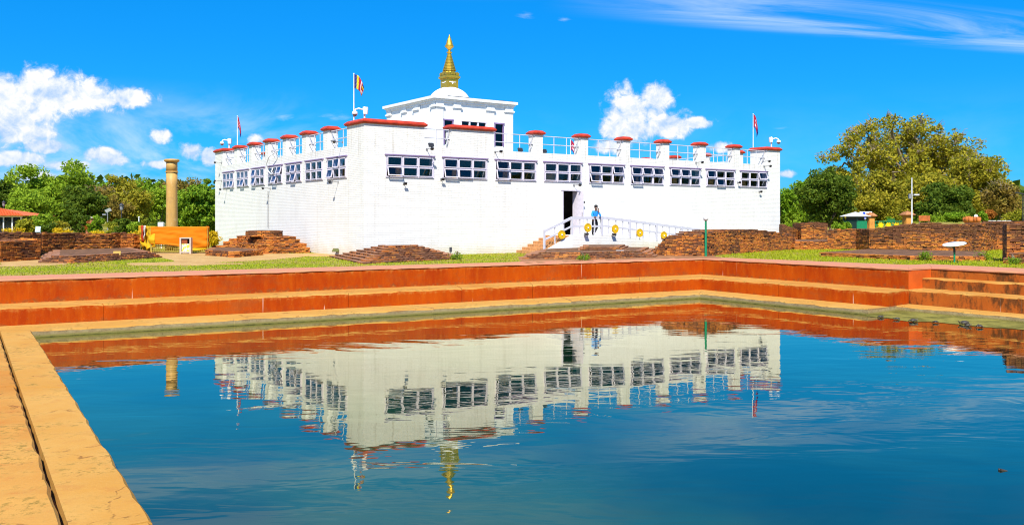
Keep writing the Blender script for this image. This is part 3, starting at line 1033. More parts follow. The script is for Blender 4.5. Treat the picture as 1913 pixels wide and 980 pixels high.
def wall_run(name, label, pts, thick, base=0.0, batter=0.0, group='brick ruins around the temple', cat='ruin', ends=True, excl=True, limit=300, rough=0.02):
    """a run of old wall; pts are (x, y, top) along its front, left to right; the body lies behind"""
    t = empty(name, (0, 0, 0), 0, label, cat, group)
    bricks = []
    P = [V2(p) for p in pts]
    T = [p[2] for p in pts]
    n = len(P)
    nr = []
    for i in range(n):
        d = (P[min(i + 1, n - 1)] - P[max(i - 1, 0)]).normalized()
        nr.append(Vector((-d.y, d.x)))
    back = [P[i] + nr[i] * thick for i in range(n)]
    if excl: EXCL.append([tuple(p) for p in P] + [tuple(p) for p in reversed(back)])
    m = MB()
    v, f = [], []
    for i in range(n):
        fo = P[i] + nr[i] * 0.06
        ft = P[i] + nr[i] * (0.06 + batter * T[i])
        for (q, z) in ((fo, base - 0.1), (ft, T[i] - 0.05), (back[i], T[i] - 0.08), (back[i], base - 0.1)):
            v.append((q.x, q.y, z))
    for i in range(n - 1):
        for k in range(4):
            k2 = (k + 1) % 4
            f.append((i * 4 + k, i * 4 + k2, (i + 1) * 4 + k2, (i + 1) * 4 + k))
    f += [(3, 2, 1, 0), tuple((n - 1) * 4 + k for k in range(4))]
    m.add(v, f)
    m.build('core', M['core'], t)
    mx = max(T)
    nc = int(math.ceil((mx - base) / CH))
    for c in range(nc):
        z = base + c * CH
        for i in range(n - 1):
            o0, o1 = nr[i] * batter * (z - base), nr[i + 1] * batter * (z - base)
            jj = BR.uniform(-1, 1) * rough
            a, b = P[i] + o0 + nr[i] * jj, P[i + 1] + o1 + nr[i + 1] * jj
            lay(bricks, a, b, z, CH, 0.22, lambda u, i=i: lerp(T[i], T[i + 1], u) + BR.uniform(-0.05, 0.03), rough, inward=(nr[i] + nr[i + 1]).normalized())
        if ends:
            o0 = nr[0] * batter * (z - base)
            o1 = nr[-1] * batter * (z - base)
            if z < T[0] - CH * 0.6:
                lay(bricks, back[0], P[0] + o0, z, CH, 0.2, None, rough, inward=(P[1] - P[0]).normalized())
            if z < T[-1] - CH * 0.6:
                lay(bricks, P[-1] + o1, back[-1], z, CH, 0.2, None, rough, inward=(P[-2] - P[-1]).normalized())
    # loose top bricks, laid in rows across the wall
    for i in range(n - 1):
        for k in range(max(1, int(thick / 0.24))):
            o = 0.10 + 0.24 * k
            a, b = P[i] + nr[i] * (o + batter * T[i]), P[i + 1] + nr[i + 1] * (o + batter * T[i + 1])
            L = (b - a).length
            for q in range(int(L / 0.28)):
                if BR.random() < 0.22: continue
                u = (q + 0.5) / (L / 0.28)
                p = a.lerp(b, u)
                z = lerp(T[i], T[i + 1], u) - 0.06
                z = base + math.floor((z - base) / CH) * CH + CH * 0.5
                d = (b - a)
                bricks.append((p.x, p.y, z + BR.uniform(0, 0.015), 0.26, 0.21, CH * 0.9, math.atan2(d.y, d.x) + BR.uniform(-0.08, 0.08), BR.uniform(-0.03, 0.03)))
    flush(t, bricks, limit)
    return t


def W(px, py, ptop):
    """ground point at a pixel with the top of the wall there at row ptop"""
    p = G(px, py)
    return (p.x, p.y, ZA(ptop, p.y))


# left of the pillar
wall_run('ruined_wall', 'thick blackened brick block standing at the far left edge', [W(-90, 493, 455), W(0, 489.5, 450), W(40, 487, 449), W(76, 485, 446)], 2.2)
wall_run('ruined_wall', 'upper courses of dark brick set back on top of the far left block', [W(-90, 486, 437), W(0, 482, 434), W(60, 480, 434), W(79, 478, 437)], 1.5, base=0.0, excl=False)
wall_run('ruined_wall', 'long dark brick wall between the far left block and orange cloth', [W(79, 477, 435), W(140, 474, 435), W(205, 472, 436), W(225, 471.0, 434), W(250, 470.5, 435), W(262, 470, 441)], 0.9, excl=False)
mound('brick_mound', 'low stepped brick apron in front of the long dark left wall', [tuple(G(72, 491).xy), tuple(G(140, 491.5).xy), tuple(G(230, 486).xy), tuple(G(303, 481).xy), tuple(G(258, 471).xy), tuple(G(80, 477).xy)],
      [(0.0, 1), (0.14, 1), (0.30, 1), (0.50, 1)], mat='brick_dark', jitter=0.01, depth=0.33)
# stupa base by the left facade
mound('brick_mound', 'small stepped brick pier just right of the orange cloth', [(-17.6, 52.0), (-15.9, 51.6), (-15.2, 53.4), (-17.3, 54.2)], [(0, 5), (0.45, 3), (0.7, 2)], limit=160)
mound('brick_mound', 'low flat brick platform in front of the round brick drum', [tuple(G(384, 477).xy), tuple(G(437, 481).xy), tuple(G(492, 476.5).xy), tuple(G(430, 471).xy), tuple(G(395, 471.5).xy)], [(0, 4)], limit=160)
t_ = mound('ruined_stupa', 'tiered brick base carrying a round brick drum by the left facade', [tuple(G(418, 469).xy), tuple(G(490, 474.5).xy), tuple(G(579, 472.2).xy), tuple(G(552, 467.2).xy), tuple(G(470, 463.5).xy)], [(0, 4), (0.15, 3), (0.50, 3), (0.68, 2)], cat='stupa')
drum_b = []
dc = Vector((-14.45, 51.6))
for c in range(4):
    n = 26
    for k in range(n):
        w = 2 * math.pi * (k + 0.5 * (c % 2)) / n
        drum_b.append((dc.x + 0.94 * math.cos(w), dc.y + 0.94 * math.sin(w), 12 * CH + CH * (c + 0.5), 0.215, 0.2, CH * 0.9, w + math.pi / 2, 0.0))
MB().lathe([(0.93, 0.0), (0.93, 4 * CH + 0.01), (0.80, 4 * CH + 0.03)], (dc.x, dc.y, 12 * CH), 28).build('drum_core', M['core'], t_)
for b in drum_b:
    put('brick', BR.choice(BRICK_MESHES), t_, b[:3], scale=(b[3], b[4], b[5]), rot=(0, 0, b[6]))
# stepped plinth before the near corner
mound('ruined_plinth', 'low stepped square brick plinth on the lawn before the temple corner',
      [tuple(G(615, 480.3).xy), tuple(G(677, 493).xy), tuple(G(862, 484.0).xy), (-3.2, 47.6)],
      [(0, 1), (0.26, 1), (0.55, 1), (0.85, 1), (1.13, 1), (1.42, 1), (1.72, 1), (2.02, 1)], cat='plinth', mat='brick_dark', jitter=0.006, depth=0.36, ch=0.083)
# rubble courses below the ramp
mound('brick_mound', 'low dark brick courses in front of the white ramp', [tuple(G(975, 483.5).xy), tuple(G(1100, 484.5).xy), tuple(G(1225, 480).xy), tuple(G(1240, 470).xy), tuple(G(1060, 470.0).xy), tuple(G(985, 475).xy)],
      [(0, 1), (0.20, 1), (0.45, 1), (0.78, 1)], limit=300, mat='brick_dark', jitter=0.01)
mound('brick_mound', 'short raised pile of brick courses before the temple landing', [tuple(G(1080, 478).xy), tuple(G(1165, 478).xy), tuple(G(1178, 471).xy), tuple(G(1080, 471).xy)], [(0, 4), (0.12, 1), (0.3, 1)], excl=False, limit=160, mat='brick_dark', jitter=0.01)
# battered wall in front of the right end of the facade
wall_run('ruined_wall', 'sloping orange brick wall behind the green lamp post', [W(1219, 476.5, 470), W(1226, 477, 457), W(1241, 477.5, 440.5), W(1275, 478, 438.5), W(1318, 478.5, 435.5), W(1350, 476, 432), W(1385, 473.5, 428.5), W(1420, 471, 428.5),
                                                                          W(1445, 469, 431.5), W(1472, 467.5, 434.5), W(1490, 466, 440)], 2.2, batter=0.22)
mound('brick_mound', 'dark brick shelf behind the lawn, right of the sloping wall', [tuple(G(1484, 467).xy), tuple(G(1572, 466).xy), tuple(G(1572, 461).xy), tuple(G(1478, 461.5).xy)], [(0, 5), (0.05, 2)], limit=200)
wall_run('ruined_wall', 'square brick stub rising behind the shelf beside the temple end', [W(1497, 460, 417), W(1520, 460, 415), W(1546, 460, 416)], 2.0, limit=220)
wall_run('ruined_wall', 'low dark wall fragment between the temple end and square stub', [W(1462, 460, 418), W(1480, 460, 424), W(1497, 459, 430)], 0.8, limit=100)
wall_run('ruined_wall', 'long high orange brick wall along the right lawn', [W(1546, 466, 428), W(1600, 467, 427.5), W(1625, 469, 427), W(1668, 470, 422), W(1700, 470.5, 417.5), W(1740, 471, 416), W(1775, 471, 417.5), W(1810, 470.5, 418.5),
                                                                       W(1840, 469.5, 416.5), W(1862, 467, 413.5), W(1990, 467, 413)], 1.4)
mound('brick_mound', 'long low brick kerb in the grass under the right wall', [tuple(G(1531, 479).xy), tuple(G(1700, 486.5).xy), tuple(G(1842, 487.5).xy), tuple(G(1842, 477).xy), tuple(G(1620, 472).xy)], [(0, 3)], limit=300)
wall_run('ruined_wall', 'tall dark brick block cut by the right edge of the picture', [W(1881, 490, 418), W(1935, 491, 416), W(2010, 492, 416)], 2.4)
mound('brick_mound', 'low brick footing in front of the right edge block', [tuple(G(1874, 492.5).xy), tuple(G(1990, 496).xy), tuple(G(1990, 489).xy), tuple(G(1880, 488).xy)], [(0, 3), (0.2, 3)], limit=160)
# ------------------------------------------------------------------ the temple
TA = R(35)
TC, TS = math.cos(TA), math.sin(TA)
T0 = Vector((XA(680, 45.3), 45.3, 0.0))
LU, LV = 33.0, 25.5
PAR, MT, CAPH = 5.80, 6.88, 0.23
temple = empty('temple', T0, TA, 'large white painted brick temple with red capped parapet and gilded spire', 'temple')


def TU(px, v=0.0):
    s = (px - CX) / FPX
    x0, y0 = T0.x - TS * v, T0.y + TC * v
    return (s * y0 - x0) / (TC - s * TS)


def TV(px, u=0.0):
    s = (px - CX) / FPX
    x0, y0 = T0.x + TC * u, T0.y + TS * u
    return (x0 - s * y0) / (TS + TC * s)


def TW(u, v, z=0.0):
    return Vector((T0.x + TC * u - TS * v, T0.y + TS * u + TC * v, z))


def TZ(py, u, v):
    return ZA(py, T0.y + TS * u + TC * v)


def wall_mesh(L, H, th, openings, sx, m):
    """wall from 0..L, outer face at y=0, body towards +y, openings (a0, a1, z0, z1); sx maps (a, d, z) to local"""
    xs = sorted({0.0, L, *[o[0] for o in openings], *[o[1] for o in openings]})
    zs = sorted({0.0, H, *[o[2] for o in openings], *[o[3] for o in openings]})
    hole = lambda a, z: any(o[0] < a < o[1] and o[2] < z < o[3] for o in openings)
    solid = {}
    for i in range(len(xs) - 1):
        for j in range(len(zs) - 1):
            solid[i, j] = not hole((xs[i] + xs[i + 1]) / 2, (zs[j] + zs[j + 1]) / 2)
    for (i, j), s in solid.items():
        if not s: continue
        a0, a1, z0, z1 = xs[i], xs[i + 1], zs[j], zs[j + 1]
        q = lambda *p: [sx(*k) for k in p]
        m.add(q((a0, 0, z0), (a1, 0, z0), (a1, 0, z1), (a0, 0, z1)), [(0, 1, 2, 3)])
        m.add(q((a0, th, z0), (a1, th, z0), (a1, th, z1), (a0, th, z1)), [(3, 2, 1, 0)])
        for di, dj, p in ((-1, 0, ((a0, 0, z0), (a0, 0, z1), (a0, th, z1), (a0, th, z0))), (1, 0, ((a1, 0, z0), (a1, th, z0), (a1, th, z1), (a1, 0, z1))),
                          (0, -1, ((a0, 0, z0), (a0, th, z0), (a1, th, z0), (a1, 0, z0))), (0, 1, ((a0, 0, z1), (a1, 0, z1), (a1, th, z1), (a0, th, z1)))):
            if not solid.get((i + di, j + dj), False):
                m.add(q(*p), [(0, 1, 2, 3)])


WZ0, WZ1 = 4.16, 5.24
RW, LW = 2.82, 2.50
rwin = [1.28 + 1.40 + 3.43 * k - 0.02 for k in range(9)]       # window centres along the right facade
lwin = [2.08 + 1.26 + 3.15 * k for k in range(7)]
DO = (12.85, 14.15, 0.98, 3.62)
TH = 0.42
mw = MB()
wall_mesh(LU, PAR, TH, [(c - RW / 2, c + RW / 2, WZ0, WZ1) for c in rwin] + [DO], lambda a, d, z: (a, d, z), mw)
mw.build('front_wall', M['wbrick'], temple)
mw = MB()
wall_mesh(LV - TH, PAR, TH, [(LV - TH - (c - TH) - LW / 2, LV - TH - (c - TH) + LW / 2, WZ0, WZ1) for c in lwin], lambda a, d, z: (d, LV - a, z), mw)
mw.build('side_wall', M['wbrick'], temple)
MB().box(LU - TH, LU, TH + 0.002, LV - TH - 0.002, 0, PAR).build('far_wall', M['wbrick'], temple)
MB().box(TH + 0.002, LU, LV - TH, LV, 0, PAR).build('rear_wall', M['wbrick'], temple)
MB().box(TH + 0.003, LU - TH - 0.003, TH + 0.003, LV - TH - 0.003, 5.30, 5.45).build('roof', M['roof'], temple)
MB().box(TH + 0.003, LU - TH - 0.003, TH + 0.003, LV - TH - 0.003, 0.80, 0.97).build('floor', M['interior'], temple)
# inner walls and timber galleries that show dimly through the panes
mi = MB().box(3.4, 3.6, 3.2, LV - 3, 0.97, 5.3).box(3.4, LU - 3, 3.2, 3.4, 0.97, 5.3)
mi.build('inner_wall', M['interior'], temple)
rr = random.Random(5)
for k in range(9):
    c = rwin[k]
    m = MB()
    m.box(c - 0.78 if k % 2 else c - .3, c + 0.25 if k % 3 == 0 else c, .505, .575, 3.9, 4.05)
    m.box(c - 0.62 + rr.uniform(-.2, .2), c - 0.22 + rr.uniform(-.1, .2), 0.50, 0.58, 3.9, 4.62)
    m.tube([(c + 0.95, 0.62, 3.9), (c + 1.22, 0.5, 4.70)], 0.05, 6)
    m.tube([(c - 1.4, 1.3, 4.35), (c + 1.4, 1.3, 4.35)], 0.045, 6)
    m.build('gallery_timber', M['wood'], temple)
for k in range(7):
    c = lwin[k]
    m = MB().tube([(1.2, c - 1.2, 4.3), (1.2, c + 1.2, 4.3)], 0.05, 6).box(0.50, 0.58, c - .3, c + .1, 3.9, 4.5)
    m.build('gallery_timber', M['wood'], temple)


def window_meshes(w, h):
    """frame with two rows of three lights; returns frame, sash, pane meshes; outside is -y"""
    f = MB()
    t, d0, d1 = 0.052, -0.075, 0.10
    x0, x1, z0, z1 = -w / 2 - 0.03, w / 2 + 0.03, -h / 2 - 0.03, h / 2 + 0.03
    f.box(x0, x1, d0, d1, z1 - t, z1)
    f.box(x0, x1, d0, d1, z0, z0 + t)
    zi0, zi1 = z0 + t, z1 - t
    f.box(x0, x0 + t, d0 + .002, d1, zi0, zi1)
    f.box(x1 - t, x1, d0 + .002, d1, zi0, zi1)
    cw_ = (x1 - x0 - 2 * t)
    for k in (1, 2):
        xm = x0 + t + cw_ * k / 3
        f.box(xm - t / 2, xm + t / 2, d0 + .004, d1, zi0, zi1)
    f.box(x0 + t, x1 - t, d0 + .006, d1, -t / 2, t / 2)
    sw, sh = cw_ / 3 - t - 0.01, (zi1 - zi0) / 2 - t / 2 - 0.012
    s = MB()                                    # sash hangs from its top edge at the origin
    b = 0.043
    s.box(-sw / 2, sw / 2, -0.05, 0.0, -b, 0)
    s.box(-sw / 2, sw / 2, -0.05, 0.0, -sh, -sh + b)
    s.box(-sw / 2, -sw / 2 + b, -0.048, 0.0, -sh + b, -b)
    s.box(sw / 2 - b, sw / 2, -0.048, 0.0, -sh + b, -b)
    p = MB().box(-sw / 2 + b - .004, sw / 2 - b + .004, -0.028, -0.022, -sh + b - .004, -b + .004)
    li = MB().box(x0 - 0.05, x1 + 0.05, d0 - 0.06, d1, z1, z1 + 0.055)
    cells = [(x0 + t + cw_ * (k + 0.5) / 3, zt) for zt in (zi1 - 0.006, -t / 2 - 0.006) for k in range(3)]
    return f.mesh('window', M['lav']), s.mesh('sash', M['lav']), p.mesh('pane', M['glass']), li.mesh('lintel', M['purple']), cells


def place_windows(w, h, spots, opened, rz, loc):
    fm, sm, pm, lm, cells = window_meshes(w, h)
    for k, c in enumerate(spots):
        o = put('window', fm, temple, loc(c), rz)
        put('lintel', lm, o)
        for q, (x, z) in enumerate(cells):
            a = opened.get((k, q), 0.0)
            put('sash', sm, o, (x, -0.055 + 0.0, z), rot=(R(-a), 0, 0))
            put('pane', pm, o, (x, -0.055, z), rot=(R(-a), 0, 0))


op_r = {(0, 3): 16, (1, 3): 14, (1, 0): 4, (1, 4): 6, (2, 0): 14, (2, 3): 13, (4, 0): 8, (4, 3): 20, (4, 2): 15, (5, 0): 10, (5, 3): 18, (5, 1): 14, (5, 2): 15, (6, 0): 12, (6, 1): 14,
        (7, 0): 11, (7, 4): 12, (8, 2): 15}
place_windows(RW, WZ1 - WZ0, rwin, op_r, 0.0, lambda c: (c, 0.03, (WZ0 + WZ1) / 2))
op_l = {(0, 1): 8, (0, 3): 14, (2, 1): 10, (2, 4): 14, (3, 2): 16, (3, 4): 20, (4, 0): 12, (4, 3): 15, (5, 4): 14, (6, 5): 12}
place_windows(LW, WZ1 - WZ0, lwin, op_l, R(-90), lambda c: (0.03, c, (WZ0 + WZ1) / 2))

# merlons with red caps on all four sides


def merlon(u0, u1, v0, v1):
    o = MB().box(u0, u1, v0, v1, PAR, MT).build('merlon', M['wbrick'], temple)
    e = 0.13
    c = MB()
    x0, x1, y0, y1 = u0 - e, u1 + e, v0 - e, v1 + e
    z0, z1 = MT - 0.02, MT + CAPH
    k = 0.15
    lo = [(x0 + .07, y0 + .07), (x1 - .07, y0 + .07), (x1 - .07, y1 - .07), (x0 + .07, y1 - .07)]
    md = [(x0, y0), (x1, y0), (x1, y1), (x0, y1)]
    up = [(x0 + k, y0 + k), (x1 - k, y0 + k), (x1 - k, y1 - k), (x0 + k, y1 - k)]
    v = [(*p, z0) for p in lo] + [(*p, z0 + 0.07) for p in md] + [(*p, z0 + 0.12) for p in md] + [(*p, z1) for p in up]
    f = [(3, 2, 1, 0), (12, 13, 14, 15)]
    for r in range(3):
        f += [(r * 4 + i, r * 4 + (i + 1) % 4, r * 4 + 4 + (i + 1) % 4, r * 4 + 4 + i) for i in range(4)]
    c.add(v, f)
    c.build('cap', M['cap'], o)


MD = 0.62
front = [(0.0, 3.54), (5.22, 8.0)] + [(10.88 + 3.445 * k, 11.46 + 3.445 * k) for k in range(6)] + [(31.55, LU)]
for k, (a, b) in enumerate(front):
    merlon(a, b, 0.003, 2.08 if k == 0 else (1.5 if k == 8 else MD))
side = [(LV - 1.9, LV - 0.003)] + [(4.62 + 3.15 * k, 5.24 + 3.15 * k) for k in range(6)]
for a, b in side:
    merlon(0.003, MD if b < LV - 1 else 1.5, a, b)
rear = [(3.6 + 3.4 * k, 4.2 + 3.4 * k) for k in range(8)]
for a, b in rear:
    merlon(a, b, LV - MD, LV - 0.003)
merlon(LU - 1.5, LU - 0.003, LV - 1.6, LV - 0.003)
for k in range(6):
    merlon(LU - MD, LU - 0.003, 3.4 + 3.3 * k, 4.0 + 3.3 * k)


def railing(a, b, fn, slant_end):
    """two rails on posts between two merlons, with the raked end bar the photo shows"""
    m = MB()
    r = 0.026
    zt, zm = 6.80, 6.32
    L = b - a
    d = 0.18
    for z in (zt, zm):
        m.tube([fn(a, d, z), fn(b, d, z)], r, 6)
        m.tube([fn(b if slant_end else a, d, z), fn((b if slant_end else a) + (-0.02 if slant_end else 0.02), d + 0.42, z - 0.02)], r, 6)
    n = 3 if L > 2.4 else 2
    for k in range(1, n):
        x = a + L * k / n
        m.tube([fn(x, d, PAR - 0.05), fn(x, d, zt)], r, 6)
    e = b - 0.04 if slant_end else a + 0.04
    e2 = b - 0.30 if slant_end else a + 0.30
    m.tube([fn(e, d, zt), fn(e2 if False else e, d + 0.28, PAR + 0.04)], r, 6)
    s = a + 0.03 if slant_end else b - 0.03
    m.tube([fn(s, d, PAR - 0.02), fn(s, d, zt)], r, 6)
    m.build('railing', M['rail'], temple)


for k in range(len(front) - 1):
    railing(front[k][1] + .005, front[k + 1][0] - .005, lambda a, d, z: (a, d, z), True)
ss = sorted(side)
sl_ = [(2.08, ss[0][0])] + [(ss[i][1], ss[i + 1][0]) for i in range(len(ss) - 1)]
for a, b in sl_:
    railing(a + .005, b - .005, lambda a_, d, z: (d, a_, z), True)
for k in range(7):
    railing(rear[k][1] + .005, rear[k + 1][0] - .005, lambda a, d, z: (a, LV - d, z), True)
for k in range(5):
    railing(4.005 + 3.3 * k, 6.695 + 3.3 * k, lambda a, d, z: (LU - d, a, z), True)

# door: lined opening with one leaf standing open
dm = MB()
t = 0.10
dm.box(DO[0] - .02, DO[0] + t, -0.06, TH + .02, DO[2], DO[3])
dm.box(DO[1] - t, DO[1] + .02, -0.06, TH + .02, DO[2], DO[3])
dm.box(DO[0] - .05, DO[1] + .05, -0.08, TH + .02, DO[3], DO[3] + 0.10)
do = dm.build('door', M['lav'], temple)
MB().box(DO[1] - t - .05, DO[1] - t - 0.008, -0.62, -0.065, DO[2] + .03, DO[3] - .03).build('door_leaf', M['lav'], do)
MB().box(DO[0] + t + .01, DO[0] + t + 0.05, TH + .03, TH + 0.6, DO[2] + .03, DO[3] - .03).build('door_leaf', M['bluedoor'], do)
MB().tube([(DO[1] - t - .07, -0.55, 2.05), (DO[1] - t - .07, -0.55, 2.35)], 0.02, 6).build('handle', M['grey'], do)

# tower over the shrine
TP = TW(0, 0)
tZ = 58.0
tc0 = Vector((XA(814, tZ), tZ))
dX, dY = tc0.x - T0.x, tc0.y - T0.y
tu, tv = dX * TC + dY * TS, -dX * TS + dY * TC
TL, TM = 6.15, 6.9
tower = empty('tower', (tu, tv, 5.45), 0, parent=temple)
ZB, ZC = 0.0, ZA(190, tZ) - 5.45          # wall top under the cornice
mw = MB()
TD1 = (0.55, 1.62)
uu = lambda px, v=0.0: TU(px, tv + v) - tu
d1 = (uu(828.5), uu(846.0))
d2 = (uu(923.5), uu(940.5))
w1 = (uu(861.0), uu(908.0))
zd0, zd1 = TZ(270, tu + 0.8, tv) - 5.45, TZ(225, tu + 0.8, tv) - 5.45
zw0, zw1 = zd0 + 0.9, TZ(228, tu + 2.8, tv) - 5.45
zd2, zd3 = TZ(273, tu + 4.8, tv) - 5.45, TZ(232, tu + 4.8, tv) - 5.45
wall_mesh(TL, ZC, 0.3, [(d1[0], d1[1], zd0, zd1), (w1[0], w1[1], zw0, zw1), (d2[0], d2[1], zd2, zd3)], lambda a, d, z: (a, d, z), mw)
wall_mesh(TM - 0.3, ZC, 0.3, [], lambda a, d, z: (d, TM - a, z), mw)
mw.box(TL - 0.3, TL, 0.302, TM - 0.302, 0, ZC)
mw.box(0.302, TL, TM - 0.3, TM, 0, ZC)
mw.build('tower_wall', M['wplaster'], tower)
for (a0, a1, z0, z1) in ((d1[0], d1[1], zd0, zd1), (d2[0], d2[1], zd2, zd3)):
    m = MB()
    e = 0.06
    m.box(a0 - .02, a0 + e, -0.05, 0.12, z0, z1).box(a1 - e, a1 + .02, -0.05, 0.12, z0, z1)
    m.box(a0 - .07, a1 + .07, -0.07, 0.12, z1, z1 + .09)
    m.build('tower_door', M['purple'], tower)
    MB().box(a0 + e, a1 - e, 0.06, 0.07, z0, z1).build('door_glass', M['glass2'], tower)
m = MB()
for k in range(4):
    x = w1[0] + (w1[1] - w1[0]) * k / 3
    m.box(x - .05, x + .05, -0.05, 0.12, zw0, zw1)
m.box(w1[0] - .1, w1[1] + .1, -0.07, 0.12, zw1, zw1 + .10)
m.box(w1[0] - .05, w1[1] + .05, -0.048, 0.12, zw0 - .08, zw0)
m.build('tower_window', M['lav'], tower)
MB().box(w1[0] + .02, w1[1] - .02, 0.06, 0.07, zw0, zw1).build('window_glass', M['glass2'], tower)
MB().box(0.6, TL - 0.6, 2.2, 2.3, 0, ZC).build('inner_screen', M['interior'], tower)
# pilasters with little capitals, entablature and cornice
def pilaster(x0, x1, side_):
    m = MB()
    for (z0, z1, e) in ((0, ZC - 0.40, 0.06), (ZC - 0.40, ZC - 0.32, 0.10), (ZC - 0.32, ZC - 0.22, 0.15), (ZC - 0.22, ZC, 0.075)):
        if side_ == 'f':
            m.box(x0 - (e - .06), x1 + (e - .06), -e, 0.0, z0, z1)
        else:
            m.box(-e, 0.0, x0 - (e - .06), x1 + (e - .06), z0, z1)
    m.build('pilaster', M['wplaster'], tower)


for a, b in ((0.0, uu(827.5)), (uu(847.0), uu(860.0)), (uu(909.0), uu(922.5)), (uu(943.5), TL)):
    pilaster(a, b, 'f')
vv = lambda px: TV(px, tu) - tv
for a, b in ((0.0, 0.5), (vv(783.0), vv(774.0)), (vv(759.5), vv(752.0)), (TM - 0.6, TM)):
    pilaster(a, b, 's')
m = MB()
for (e, z0, z1) in ((0.08, ZC + .002, ZC + .14), (0.17, ZC + .14, ZC + .22), (0.27, ZC + .22, ZC + .40)):
    m.box(-e, TL + e, -e, TM + e, z0, z1)
m.build('cornice', M['wplaster'], tower)
# downpipe
MB().tube([(-0.05, vv(783) - 0.12, 0), (-0.05, vv(783) - 0.12, ZC)], 0.04, 6).build('downpipe', M['white'], tower)
for k, (x, y, lx, ly) in enumerate(((0.3, 0.9, .35, 1.4), (0.9, -0.1, 1.6, .35), (4.7, 0.0, 1.5, .35), (0.0, 3.6, .35, 1.1), (0, 5.4, .35, .9))):
    MB().box(x, x + lx, y, y + ly, ZC + .405, ZC + .47).build('roof_lamp', M['dark'], tower)
sc = (TL / 2 + uu(839.5, TM / 2) - TL / 2, TM / 2)
zd = ZC + 0.402
dh = ZA(163.0, T0.y + (tu + sc[0]) * TS + (tv + sc[1]) * TC) - 5.45 - zd
prof = [(1.5, 0.0), (1.5, 0.06)] + [(1.5 * math.cos(w), 0.06 + (dh - .06) * math.sin(w)) for w in [R(a) for a in range(8, 90, 8)]] + [(0.05, dh)]
MB().lathe(prof, (sc[0], sc[1], zd), 36).build('dome', M['wplaster'], tower)
yS = T0.y + (tu + sc[0]) * TS + (tv + sc[1]) * TC
zz = lambda py: ZA(py, yS) - 5.45
k_ = yS / FPX
sp_b = MB()
hw = 31 * k_ / 2 / 1.30
sp_b.box(sc[0] - hw, sc[0] + hw, sc[1] - hw, sc[1] + hw, zz(166), zz(149))
for (e, a, b) in ((1.10, 149, 147), (1.24, 147, 143.5), (1.08, 143.5, 141)):
    sp_b.box(sc[0] - hw * e, sc[0] + hw * e, sc[1] - hw * e, sc[1] + hw * e, zz(a), zz(b))
sp_b.build('spire_base', M['gold'], tower)
# eye marks on the base, and the pointed crown pieces above it
em = MB()
for s in (-1, 0, 1):
    em.box(sc[0] - .12 + s * .17, sc[0] + .10 + s * .17, sc[1] - hw - .012, sc[1] - hw, zz(156.0) - abs(s) * -.03, zz(155.0) - abs(s) * -.03)
    em.box(sc[0] - hw - .012, sc[0] - hw, sc[1] - .12 + s * .17, sc[1] + .10 + s * .17, zz(156.0) - abs(s) * -.03, zz(155.0) - abs(s) * -.03)
em.box(sc[0] - .03, sc[0] + .03, sc[1] - hw - .013, sc[1] - hw, zz(158.5), zz(153.5))
em.build('spire_eyes', M['white'], tower)
cr = MB()
for ax in range(4):
    for s in (-0.75, 0, 0.75):
        w = 0.30 if s else 0.46
        h = (zz(134) - zz(141)) * (0.75 if s else 1.0)
        a, b = s * hw - w / 2, s * hw + w / 2
        o = hw * 1.02
        pr = [(a, 0), (b, 0), (b + .03, h * .5), ((a + b) / 2, h), (a - .03, h * .5)]
        M4 = Matrix.Rotation(ax * math.pi / 2, 4, 'Z')
        v = []
        for dd in (0, 0.05):
            for (x, z) in pr:
                p = M4 @ Vector((x, -o - dd, 0))
                v.append((sc[0] + p.x, sc[1] + p.y, zz(141) + z))
        cr.add(v, [(0, 1, 2, 3, 4), (9, 8, 7, 6, 5)] + [(i, (i + 1) % 5, 5 + (i + 1) % 5, 5 + i) for i in range(5)])
cr.build('spire_crown', M['gold'], tower)
pr = [(hw * 1.0, zz(141)), (hw * .98, zz(137)), (hw * 0.92, zz(133.5))]
for k in range(11):
    z0_, z1_ = zz(133 - k * 2.95), zz(133 - k * 2.95 - 2.1)
    r_ = 12.6 * k_ * (1 - 0.068 * k)
    pr += [(r_, z0_), (r_ * 0.985, z1_), (r_ * 0.78, z1_ + 0.004), (r_ * 0.78, z1_ + 0.030)]
rt = hw * 0.25
pr += [(rt * 1.3, zz(100)), (rt * 1.75, zz(99)), (rt * 1.75, zz(97.5)), (rt * .9, zz(97)), (rt * .8, zz(94)), (rt * 1.2, zz(92)), (rt * 2.3, zz(89)), (rt * 2.75, zz(87.6)), (rt * 2.75, zz(86)), (rt * 2.35, zz(84.5)),
       (rt * 2.1, zz(82.5)), (rt * 1.5, zz(76)), (rt * 0.75, zz(70.5)), (rt * 0.7, zz(69.3)), (rt * 0.35, zz(67.5)), (0.012, zz(65))]
MB().lathe([(r_, z) for r_, z in pr], (sc[0], sc[1], 0), 20, smooth=False).build('spire_cone', M['gold'], tower)

